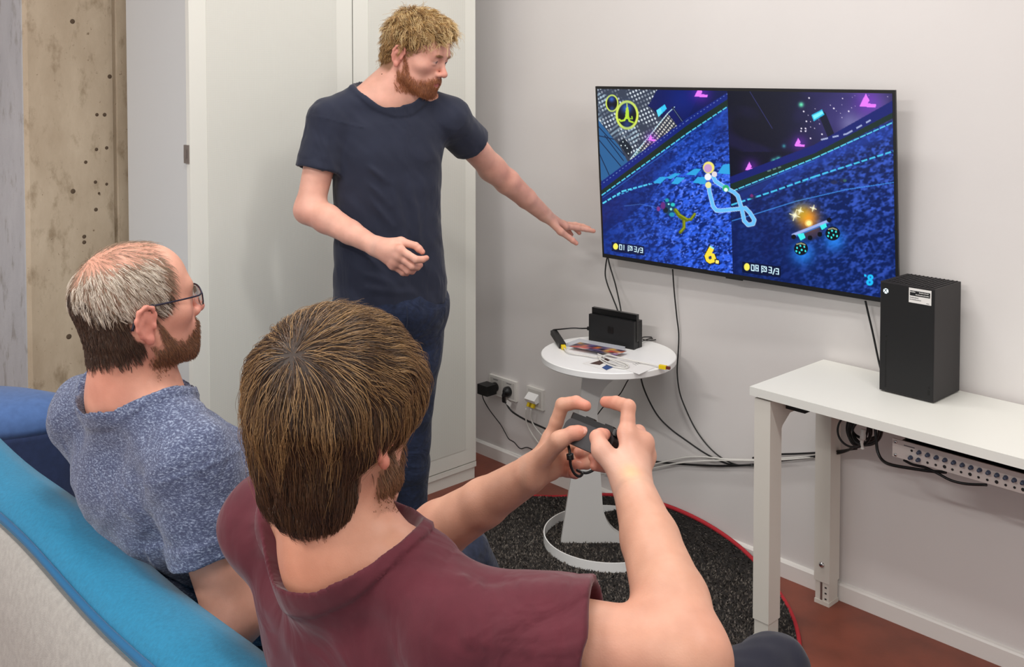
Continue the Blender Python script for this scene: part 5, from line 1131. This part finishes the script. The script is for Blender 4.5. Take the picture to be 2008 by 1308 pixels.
# controller held in both hands
ce0, ce1 = A(1112, 836, 1.372), A(1207, 876, 1.292); cax = unit(ce1-ce0); cnf = unit(np.cross(cax, unit(V(.46, .32, .83)))); cay = np.cross(cnf, cax)
if cnf.dot(V(0, -1, .3)) < 0: cnf = -cnf
if cay[2] < 0: cay = -cay
ccn = (ce0+ce1)/2; M_ctl = mat("controller_grey", (52, 51, 53), .5, bump=(900, .04, 1)); M_ctb = mat("controller_black", (16, 16, 17), .4); M_silver = mat("silver_trim", (190, 188, 180), .35, .6)
ctl = thing("game_controller", "small dark grey sideways game controller with wrist cord held in two hands", "game controller", ccn-cay*.018)
L_ = .100
def cpt(a, b, c): return ccn+cax*a+cay*b+cnf*c
prism("controller_body", cpt(0, -.004, -.006), cax, cay, cnf, rrect(L_, .034, .011), .013, M_ctl, ctl, .002, seg=3)
prism("rail_strap", cpt(0, .0125, -.0075), cax, cnf, cay, [(x, y+.0075) for x, y in rrect(L_*.97, .014, .0065)], .009, M_ctb, ctl, .0015)
for a in (-.014, .026): boxo("shoulder_button", cpt(a-.008, .0205, -.004), cax, cnf, cay, .017, .006, .0035, M_ctb, ctl, .001)
boxo("trim", cpt(-.020, .0205, -.0055), cax, cnf, cay, .012, .003, .0030, M_silver, ctl, .0008)
lathe("thumbstick", cpt(-.016, -.004, .0065), [(.0085, 0), (.006, .003), (.0055, .006), (.0082, .0075), (.0075, .009), (1e-7, .0085)], M_ctb, ctl, 24, cax, cay, cnf)
for a, b in ((.022, .002), (.022, -.010), (.016, -.004), (.028, -.004)): lathe("face_button", cpt(a, b, .0065), [(.0028, 0), (.0026, .0014), (1e-7, .0017)], M_ctb, ctl, 14, cax, cay, cnf)
tube("wrist_cord", [cpt(-.050, .010, -.002), A(1113, 862, 1.352), A(1117, 884, 1.340), A(1118, 897, 1.336), A(1119, 912, 1.336), A(1126, 928, 1.338), A(1136, 934, 1.338), A(1142, 928, 1.342), A(1132, 922, 1.350), A(1140, 926, 1.350), A(1152, 927, 1.350), A(1166, 920, 1.352), A(1172, 912, 1.356)], .0021, M_ctb, ctl, 6, 8)
tube("cord_slider", [A(1117.5, 890, 1.336), A(1118.5, 901, 1.335)], .0052, M_ctb, ctl, 4, 8)
# ================================================================== the seated person with glasses
R1 = unit(V(.72, -.695, 0)); B1 = V(-R1[1], R1[0], 0)
T1 = Frame((-.648, 1.742, 1.166), (.77, .63, .15), (-.02, 0, 1), .95)
N1 = at(262, 792, 1.765); SR1 = V(-.515, 1.625, .928); SL1 = V(-.79, 1.880, .928); MS1 = (SR1+SL1)/2; HIP1 = V(MS1[0], MS1[1], 0)+B1*.33+ZU*.46
ER1 = at(458, 1212, 1.60); WR1 = ER1+B1*.23+ZU*.03-R1*.06; EL1 = V(-.63, 2.09, .775); WL1 = at(640, 922, 2.13)
def simple_hand(F, W_, d, n, s, L=1.):
    """a relaxed, slightly curled hand: d ahead, n out of its back, s towards the thumb"""
    d, n = unit(d), unit(n); s = unit(s-d*np.dot(s, d)); f = []
    for i, (o, l) in enumerate(((.026, .98), (.008, 1.05), (-.010, 1.), (-.027, .80))):
        m = W_+d*.085+s*o; p = m+d*.040*l-n*.010; q = p+d*.016*l-n*.020*l; t = q-d*.004-n*.020*l; f.append([m, p, q, t])
    th = [W_+d*.025+s*.022, W_+d*.058+s*.044-n*.008, W_+d*.082+s*.050-n*.018, W_+d*.103+s*.046-n*.026]; hand(F, W_, f, th, n); return f, th
F1 = Field(); head(F1, T1, ears=(1, -1), fat=.004); neck(F1, T1, N1, .060, .066)
rows1 = [(MS1+ZU*.035, .10, .06), (MS1-ZU*.01+B1*.005, .17, .088), (MS1-ZU*.10+B1*.070, .185, .112), (MS1-ZU*.22+B1*.190, .178, .132), (HIP1+ZU*.10, .175, .142), (HIP1, .17, .125)]
ids1 = [len(F1.p)-1]+torso(F1, N1, SR1, SL1, rows1, R1, B1, unit(MS1-HIP1+B1*.05), up=.03)
arm(F1, SR1, ER1, WR1, .050, .042, .027); arm(F1, SL1, EL1, WL1, .050, .042, .027)
simple_hand(F1, WR1, B1, ZU, -R1); simple_hand(F1, WL1, WL1-EL1, ZU, R1)
p1 = thing("person", "seated person with glasses, thinning grey hair and heathered blue T-shirt on the sofa", "person", HIP1*V(1, 1, 0))
Va, Qa = F1.mesh(.0034, lo=V(-1.1, 1.4, .60)); c1_ = skin_cols(Va, (216, 160, 138), T1, blush=(204, 120, 108), beard=(112, 78, 56), top=.012)
l1 = T1.l(Va); hd1 = (np.abs(l1) < .16).all(1)
def scalp(l, yf, zlo=-.088):    # 1 on hair-bearing scalp
    x, y, z = np.abs(l[:, 0]), l[:, 1], l[:, 2]; fr = np.interp(z, [-.11, -.06, -.03, .0, .03, .06, .10], [-.045, -.030, -.024, .022, .040, .040, .03])+yf
    m = sstep(fr-y, -.004, .006)*sstep(z, zlo, zlo+.022); ear = ((y+.012)/.026)**2+((z+.014)/.036)**2; m *= 1-(ear < 1)*(x > .062); return m
sm = scalp(l1, .012)*hd1; crown = T1.w(0, -.035, .105); dc = np.linalg.norm((l1-V(0, .0, .115))*V(1.1, .62, 1), axis=1); thin = sstep(dc, .052, .088)
dark = sstep(.035-l1[:, 2]-.35*(l1[:, 1]+.02)*0, -.01, .05)
zd = .004+.55*np.clip(-l1[:, 1]-.035, 0, .07)+.010*sn(Va, 60, 5)
c1_ = mixc(c1_, lin((62, 45, 34)), sm*thin*sstep(zd-l1[:, 2], -.02, .02)*.85); c1_ = mixc(c1_, lin((168, 140, 120)), sm*thin*sstep(l1[:, 2], -.005, .03)*.6)
c1_ = mixc(c1_, lin((206, 118, 84)), .55*np.exp(-(np.linalg.norm(Va-(N1+ZU*.05), axis=1)/.075)**2))
mesh_np("body", Va, Qa, M_skin, p1, c1_)
M_h1d = hair_mat("dark_brown_hair", (44, 30, 22), (92, 66, 48), .45); M_h1g = hair_mat("grey_hair", (186, 168, 148), (246, 238, 224), .4); M_h1b = hair_mat("brown_grey_hair", (92, 72, 56), (166, 144, 120), .42)
cr1 = T1.w(-.004, -.062, .092)
F1h = F1.sub(12, (ids1[0],))
def flow1(P, g, t):
    a = P-cr1; a = a/(np.linalg.norm(a, axis=1)[:, None]+.01); return tangent(a+V(0, 0, -.55)+T1.Y*.15, g)+g*.18
pr = sm*thin; rgm = np.random.default_rng(2).random(len(Va))
ry = l1[:, 1]
side = (l1[:, 2] > zd-.004) & (np.abs(l1[:, 0]) > .01)
strands("hair", pick(Va, (pr > rgm) & (l1[:, 2] < zd+.012), 7500, 31), .0028, 6, flow1, F1h, M_h1d, p1, .0040, .00034, .00012, .12, 32, clump=700, conv=.3)
strands("hair", pick(Va, (pr > rgm) & side & (ry < .03), 3800, 33), .0034, 7, flow1, F1h, M_h1g, p1, .0055, .00036, .00012, .2, 34, np.random.default_rng(9).uniform(.4, 1.2, 3800), clump=330, conv=.5)
strands("hair", pick(Va, (pr > rgm) & side & (ry > -.11), 1500, 35), .0045, 6, flow1, F1h, M_h1b, p1, .005, .00034, .00012, .14, 36)
strands("hair", pick(Va, (sm > .5) & (thin < .8) & hd1, 900, 37), .0042, 6, flow1, F1h, M_h1b, p1, .003, .00022, .0001, .15, 38)
bm1 = chance(beard_mask(l1, .012), 4) & hd1 & (np.abs(l1[:, 0]) < .074)
M_br1 = hair_mat("auburn_beard", (70, 45, 30), (158, 108, 72), .45); strands("beard", pick(Va, bm1, 5200, 41), .0019, 6, flowb(T1), F1h, M_br1, p1, .004, .00032, .00012, .14, 42)
# T-shirt
def heather():
    m = mat("heathered_blue_cotton", (84, 92, 120), .9, bump=(1100, .3, 2), sheen=.2, spec=.2); nt = m.node_tree; b = nt.nodes["Principled BSDF"]; tc = nt.nodes.new("ShaderNodeTexCoord")
    mp = nt.nodes.new("ShaderNodeMapping"); mp.inputs["Scale"].default_value = (1, 1, 2.2); nt.links.new(tc.outputs["Object"], mp.inputs[0])
    n = nt.nodes.new("ShaderNodeTexNoise"); n.inputs["Scale"].default_value = 210; n.inputs["Detail"].default_value = 4; n.inputs["Roughness"].default_value = .7; nt.links.new(mp.outputs[0], n.inputs[0])
    r = nt.nodes.new("ShaderNodeValToRGB"); e = r.color_ramp.elements; e[0].position = .40; e[0].color = rgba((66, 72, 98)); e[1].position = .66; e[1].color = rgba((150, 162, 184)); x = e.new(.52); x.color = rgba((84, 93, 120)); nt.links.new(n.outputs[0], r.inputs[0]); nt.links.new(r.outputs[0], b.inputs["Base Color"]); return wrinkle(m, 9, .5)
M_hea = heather(); G1 = Field()
shirt_over(G1, F1, ids1, MS1-ZU*.15, .45, .011); SE1, uR1 = sleeve(G1, SR1, ER1, .54, .069, .073, hem=False); SE1L, uL1 = sleeve(G1, SL1, EL1, .6, .065, .066)
G1.add(neckline(N1, R1, B1, .950), N1, .3, 0., 'f')
q1 = []
for a, b, w_, h_ in (((.14, .03, -.10), (.17, -.05, -.02), .012, -.006), ((.10, .02, .14), (.17, -.15, .10), .012, .012), ((.12, -.02, .12), (.15, -.26, .13), .014, .012), ((-.02, -.04, -.13), (.08, -.22, -.10), .016, .010), ((.02, -.02, -.12), (.12, -.16, -.12), .013, .010), ((.06, -.12, .14), (.14, -.30, .16), .014, .011)):
    f_ = lambda t: MS1+R1*t[0]+ZU*t[1]+B1*t[2]; q1.append((f_(a), f_(b), w_, h_))
for i in range(6):
    c = SR1+uR1*(.03+.028*i); q1.append((c+R1*.06+B1*.03*(1 if i % 2 else -1), c+B1*.06+R1*.03+uR1*.03, .009, .007))
q1.append((SR1+ZU*.07-R1*.02, SR1-ZU*.10-B1*.07, .004, .0035)); q1.append((SR1+ZU*.07-R1*.02, SR1-ZU*.08+B1*.08, .004, .0035))
f1_ = folds(q1); sm1 = seam(SR1, uR1, -.008, .0030, -.0026); G1.disp = lambda P: f1_(P)+sm1(P)+.003*sn(P, 24, 51)+.0016*sn(P, 58, 52)-.004*sstep((P-F3(SE1))@F3(uR1), -.032, -.029)*(nrm(P-F3(SE1)) < .12); G1.dm = .014
v_, q_ = G1.mesh(.0046, lo=V(-1.1, 1.4, .55)); mesh_np("t_shirt", v_, q_, M_hea, p1)
M_jean = cloth("dark_jeans", (38, 46, 68), .8, vary=(120, .25), sc=1300, st=.3, wr=(14, .4))
trousers(p1, HIP1+B1*.05, R1, B1, (onz(905, 1112, .455)+V(0, .05, 0), V(-.32, 2.42, .46)), (V(.05, 2.42, .07), V(-.20, 2.62, .07)), M_jean)
# glasses
M_gl = mat("dark_metal_frame", (34, 32, 52), .35, .5); M_lens = mat("clear_lens", (235, 240, 242), .02, trans=.97); M_tip = mat("temple_tip", (26, 28, 44), .4)
gls = thing("glasses", "thin dark half-rimmed glasses worn by the seated person with grey hair", "glasses", T1.w(0, .1, -.01))
for s in (-1, 1):
    tube("temple", [T1.w(s*.066, .099, .006), T1.w(s*.074, .086, .006), T1.w(s*.0795, .04, .010), T1.w(s*.0815, .0, .014)], .0015, M_gl, gls, 6, 8)
    tube("temple_tip", [T1.w(s*.0815, .006, .0138), T1.w(s*.0815, -.012, .012), T1.w(s*.0800, -.026, .0), T1.w(s*.0785, -.036, -.020)], .0027, M_tip, gls, 6, 8)
    rim = [(.010, .006), (.018, .015), (.036, .017), (.054, .014), (.066, .005)]; tube("rim", [T1.w(s*x, .104-.10*max(0, x-.03), z) for x, z in rim], .0013, M_gl, gls, 6, 8)
    tube("rim_side", [T1.w(s*.066, .1004, .006), T1.w(s*.064, .1006, -.008), T1.w(s*.060, .101, -.016)], .0012, M_gl, gls, 4, 8)
    lens = [(.010, .005), (.018, .0145), (.036, .0165), (.054, .0135), (.0655, .0045), (.063, -.010), (.052, -.0195), (.034, -.021), (.018, -.017), (.011, -.008)]
    bm = bmesh.new(); fa = [bm.verts.new(tuple(T1.w(s*x, .104-.10*max(0, x-.03), z))) for x, z in lens]; fb = [bm.verts.new(tuple(T1.w(s*x, .102-.10*max(0, x-.03), z))) for x, z in lens]; bm.faces.new(fa); bm.faces.new(fb[::-1])
    for i in range(len(lens)): bm.faces.new((fa[i], fb[i], fb[(i+1) % len(lens)], fa[(i+1) % len(lens)]))
    bmo("lens", bm, M_lens, gls)
tube("bridge", [T1.w(-.010, .104, .006), T1.w(0, .107, .010), T1.w(.010, .104, .006)], .0013, M_gl, gls, 6, 8)

# ================================================================== the standing person
T3 = Frame((-.285, 3.045, 1.626), (.86, -.38, -.32), (.05, 0, 1), .955)
SR3, SL3 = at(645, 240, 2.985), at(880, 234, 3.115); R3 = unit((SR3-SL3)*V(1, 1, 0)); B3 = V(-R3[1], R3[0], 0); N3 = at(757, 200, 3.06); MS3 = (SR3+SL3)/2
ER3, WR3 = at(607, 410, 2.93), at(732, 481, 2.80); EL3, WL3 = at(965, 330, 3.28), at(1066, 419, 3.44)
fR3 = [[at(784, 489, 2.755), at(816, 509, 2.745), at(828, 509, 2.755), at(836, 506, 2.765)], [at(781, 501, 2.76), at(808, 522, 2.755), at(818, 524, 2.772), at(824, 520, 2.785)], [at(777, 512, 2.77), at(800, 531, 2.77), at(808, 532, 2.785), at(814, 527, 2.795)], [at(771, 520, 2.78), at(790, 535, 2.785), at(797, 536, 2.795), at(802, 532, 2.805)]]
tR3 = [at(748, 478, 2.80), at(786, 474, 2.785), at(815, 482, 2.78), at(828, 494, 2.778)]
fL3 = [[at(1108, 444, 3.500), at(1133, 447, 3.53), at(1150, 450, 3.55), at(1164, 453, 3.56)], [at(1104, 440, 3.52), at(1128, 441, 3.555), at(1143, 444, 3.57), at(1155, 448, 3.575)], [at(1098, 439, 3.54), at(1120, 443, 3.575), at(1130, 450, 3.575), at(1136, 457, 3.57)], [at(1092, 440, 3.555), at(1108, 447, 3.58), at(1116, 454, 3.58), at(1121, 460, 3.575)]]
tL3 = [at(1078, 436, 3.44), at(1099, 454, 3.455), at(1116, 466, 3.465), at(1130, 477, 3.47)]
F3_ = Field(); head(F3_, T3, ears=(1, -1), mouth_open=.004); neck(F3_, T3, N3, .055, .060)
def z3(z, ox=0.): return V(MS3[0]+ox, MS3[1], z)
rows3 = [(MS3+ZU*.04, .09, .05), (MS3-ZU*.01, .160, .078), (z3(1.32, -.006), .152, .104), (z3(1.15, -.010), .148, .106), (z3(1.0, -.006), .153, .110), (z3(.86), .162, .114)]
ids3 = [len(F3_.p)-1]+torso(F3_, N3, SR3, SL3, rows3, R3, B3, ZU, up=.03)
arm(F3_, SR3, ER3, WR3, .047, .040, .026); arm(F3_, SL3, EL3, WL3, .047, .040, .026)
hand(F3_, WR3, fR3, tR3, unit(V(-.1, -.8, .5)), fr=.98); hand(F3_, WL3, fL3, tL3, unit(V(.0, -.2, 1)), fr=.95)
p3 = thing("person", "standing bearded blond person in navy T-shirt pointing at the television", "person", V(MS3[0], MS3[1], 0))
Vc, Qc = F3_.mesh(.0056, lo=V(-.8, 2.6, .95)); l3c = T3.l(Vc); boxm = ((l3c > V(-.105, -.12, -.15)) & (l3c < V(.105, .14, .135))).all(1)
hlo = np.min(np.array(fR3+[tR3]).reshape(-1, 3), 0)-.025; hhi = np.max(np.array(fR3+[tR3]).reshape(-1, 3), 0)+.025; llo = np.min(np.array(fL3+[tL3]).reshape(-1, 3), 0)-.025; lhi = np.max(np.array(fL3+[tL3]).reshape(-1, 3), 0)+.025
c0 = np.array([T3.w(x, y, z) for x in (-.11, .11) for y in (-.13, .15) for z in (-.155, .14)]); elo, ehi = c0.min(0), c0.max(0)
Vs, Qs = [Vc], []; rm = np.zeros(len(Vc), bool)
for a, b, hh_ in ((elo, ehi, .0024), (hlo, hhi, .0020), (llo, lhi, .0020)):
    rm |= ((Vc > a+.008) & (Vc < b-.008)).all(1)
Qs.append(Qc[~rm[Qc].all(1)]); off = len(Vc)
for a, b, hh_ in ((elo, ehi, .0024), (hlo, hhi, .0020), (llo, lhi, .0020)):
    v_, q_ = F3_.mesh(hh_, a, b); Vs.append(v_); Qs.append(q_+off); off += len(v_)
V3, Q3 = np.concatenate(Vs), np.concatenate(Qs); c3 = skin_cols(V3, (226, 172, 152), T3, blush=(204, 118, 104), beard=(164, 98, 64), top=.006)
l3 = T3.l(V3); hd3 = (np.abs(l3) < .16).all(1); c3 = mixc(c3, lin((120, 86, 52)), scalp(l3, .0)*hd3*.8)
for f in fR3+fL3+[tR3, tL3]: c3 = mixc(c3, lin((212, 128, 110)), .4*np.exp(-(nrm(F3(V3-f[3]))/.016)**2)+.2*np.exp(-(nrm(F3(V3-f[0]))/.012)**2))
mesh_np("body", V3, Q3, M_skin, p3, c3)
H3 = Field()
def h3(c, r, k=.02, op='u'): H3.ell(T3.w(*c), np.array(r)*T3.sc, T3.A, k, op)
h3((0, -.010, .046), (.084, .104, .086), .01); h3((0, .050, .090), (.062, .046, .030)); h3((0, -.066, -.012), (.066, .036, .060))
for s in (-1, 1): h3((s*.066, .006, .046), (.020, .032, .036))
h3((0, .128, .010), (.10, .068, .074), .008, 's'); h3((0, .05, -.085), (.10, .09, .075), .01, 's')
H3.disp = lambda P: .0035*sn(P, 120, 61)+.003*sn(P, 60, 62); H3.dm = .006
M_h3b = mat("blond_hair_mass", (112, 82, 48), .6, bump=(300, .4, 3)); v_, q_ = H3.mesh(.0035); hb3 = mesh_np("hair", v_, q_, M_h3b, p3); lh3 = T3.l(v_)
w3 = T3.w(0, -.05, .11)
def flow3(P, g, t):
    l = T3.l(P); a = P-w3; a = a/(nrm(F3(a))[:, None]+.01); return tangent(a*1.+V(0, 0, -.5)+T3.Y*.5*(l[:, 2] > .06)[:, None], g)+g*.25
okh = ~((lh3[:, 1] > .092) & (lh3[:, 2] < .05))
rt3 = pick(v_, okh & (lh3[:, 2] > -.060), 7500, 63); lq = T3.l(rt3); le3 = np.random.default_rng(4).uniform(.5, 1.1, len(rt3))*np.where(lq[:, 1] > .06, .5, 1.)*np.where((lq[:, 1] > .0) & (lq[:, 2] < .07) & (np.abs(lq[:, 0]) > .04), .35, 1.)
strands("hair_strands", rt3, .0050, 9, flow3, H3, hair_mat("blond_hair", (104, 72, 38), (200, 160, 100), .36), hb3, .007, .00050, .00020, .55, 64, le3, 0., 420, .45)
rt3 = pick(v_, okh & (lh3[:, 2] > .045), 1700, 65); strands("hair_strands", rt3, .0058, 9, flow3, H3, hair_mat("pale_blond_hair", (186, 150, 94), (236, 212, 160), .32), hb3, .010, .00050, .00020, .6, 66, np.random.default_rng(5).uniform(.4, 1., len(rt3)), 0., 160, .5)
strands("beard", pick(V3, chance(beard_mask(l3, .006), 5) & hd3 & (np.abs(l3[:, 0]) < .074) & (np.linalg.norm(l3-V(0, .03, -.06), axis=1) < .1), 5200, 67), .0020, 6, flowb(T3), F3_.sub(12), hair_mat("red_beard", (126, 70, 40), (190, 124, 78), .42), p3, .004, .00042, .00016, .15, 68)
bro = (np.exp(-((np.abs(l3[:, 0])-.030)/.016)**2-((l3[:, 2]-.0185)/.0042)**2) > .4) & (l3[:, 1] > .07) & hd3
strands("eyebrow", pick(V3, bro, 420, 69), .002, 4, lambda P, g, t: tangent(np.tile(T3.X, (len(P), 1))*np.sign(T3.l(P)[:, :1]), g)+g*.2, F3_, hair_mat("blond_brow", (150, 110, 76), (186, 142, 100), .45), p3, .001, .0004, .00015, .1, 70)
# T-shirt and jeans
M_nav = cloth("navy_cotton", (42, 46, 62), .85, vary=(14, .08), sc=1400, st=.12, wr=(8, .55, (1, 1, .6))); G3 = Field()
shirt_over(G3, F3_, ids3, z3(1.2), .5, .008); SE3, uR3 = sleeve(G3, SR3, ER3, .56, .064, .068); SE3L, uL3 = sleeve(G3, SL3, EL3, .48, .062, .067)
G3.add(neckline(N3, R3, B3, 1.462, .15, -.5), N3, .3, 0., 'f')
G3.plane(V(0, 0, .900), -ZU+R3*.03)
q3 = []
for a, b, w_, h_ in (((.12, -.10), (.04, -.17), .011, .009), ((.13, -.13), (.03, -.24), .012, .009), ((.13, -.17), (.02, -.30), .012, .008), ((.02, -.18), (-.02, -.40), .014, .009), ((-.03, -.16), (-.06, -.36), .013, .009), ((-.08, -.14), (-.10, -.38), .012, .009), ((-.06, -.38), (-.10, -.48), .010, .008), ((.05, -.34), (.0, -.46), .012, .008), ((.12, -.36), (.04, -.44), .012, .009), ((.13, -.42), (.02, -.47), .012, .009), ((.12, -.47), (-.04, -.50), .011, .007), ((-.13, -.05), (-.14, -.2), .012, .008)):
    f_ = lambda t: MS3+R3*t[0]+ZU*t[1]+B3*.115; q3.append((f_(a), f_(b), w_, h_))
for S_, u_ in ((SR3, uR3), (SL3, uL3)):
    for i in range(4): c = S_+u_*(.03+.03*i); q3.append((c+B3*.06+ZU*.02, c+B3*.03-ZU*.03+u_*.04, .009, .006))
    q3.append((S_+ZU*.065-u_*.02, S_-ZU*.06+B3*.07-R3*.02*(1 if S_ is SR3 else -1), .004, -.003))
f3_ = folds(q3); sm3, sm4 = seam(SR3, uR3, .0, .003, -.0016), seam(SL3, uL3, .0, .003, -.0016); G3.disp = lambda P: f3_(P)+sm3(P)+sm4(P)+.0028*sn(P, 24, 81)+.0012*sn(P, 60, 82)+.0012*np.exp(-((P[:, 2]-.922)/.002)**2); G3.dm = .014
v_, q_ = G3.mesh(.0050); mesh_np("t_shirt", v_, q_, M_nav, p3)
M_jn3 = cloth("navy_jeans", (36, 46, 72), .8, vary=(90, .25), sc=1000, st=.3, wr=(12, .5, (1, 1, 1.6)))
HIP3 = V(MS3[0]+.004, MS3[1], .86); trousers(p3, HIP3, R3, B3, (at(715, 800, 3.0), at(808, 806, 3.09)), (V(-.46, 3.05, .07), V(-.325, 3.16, .07)), M_jn3, name="jeans", hw=.080, h=.008)
tube("fly_seam", [HIP3+B3*.124-R3*.012+ZU*.03, HIP3+B3*.128-R3*.012-ZU*.02, HIP3+B3*.118-R3*.004-ZU*.07], .0018, M_jean, p3, 5, 6)
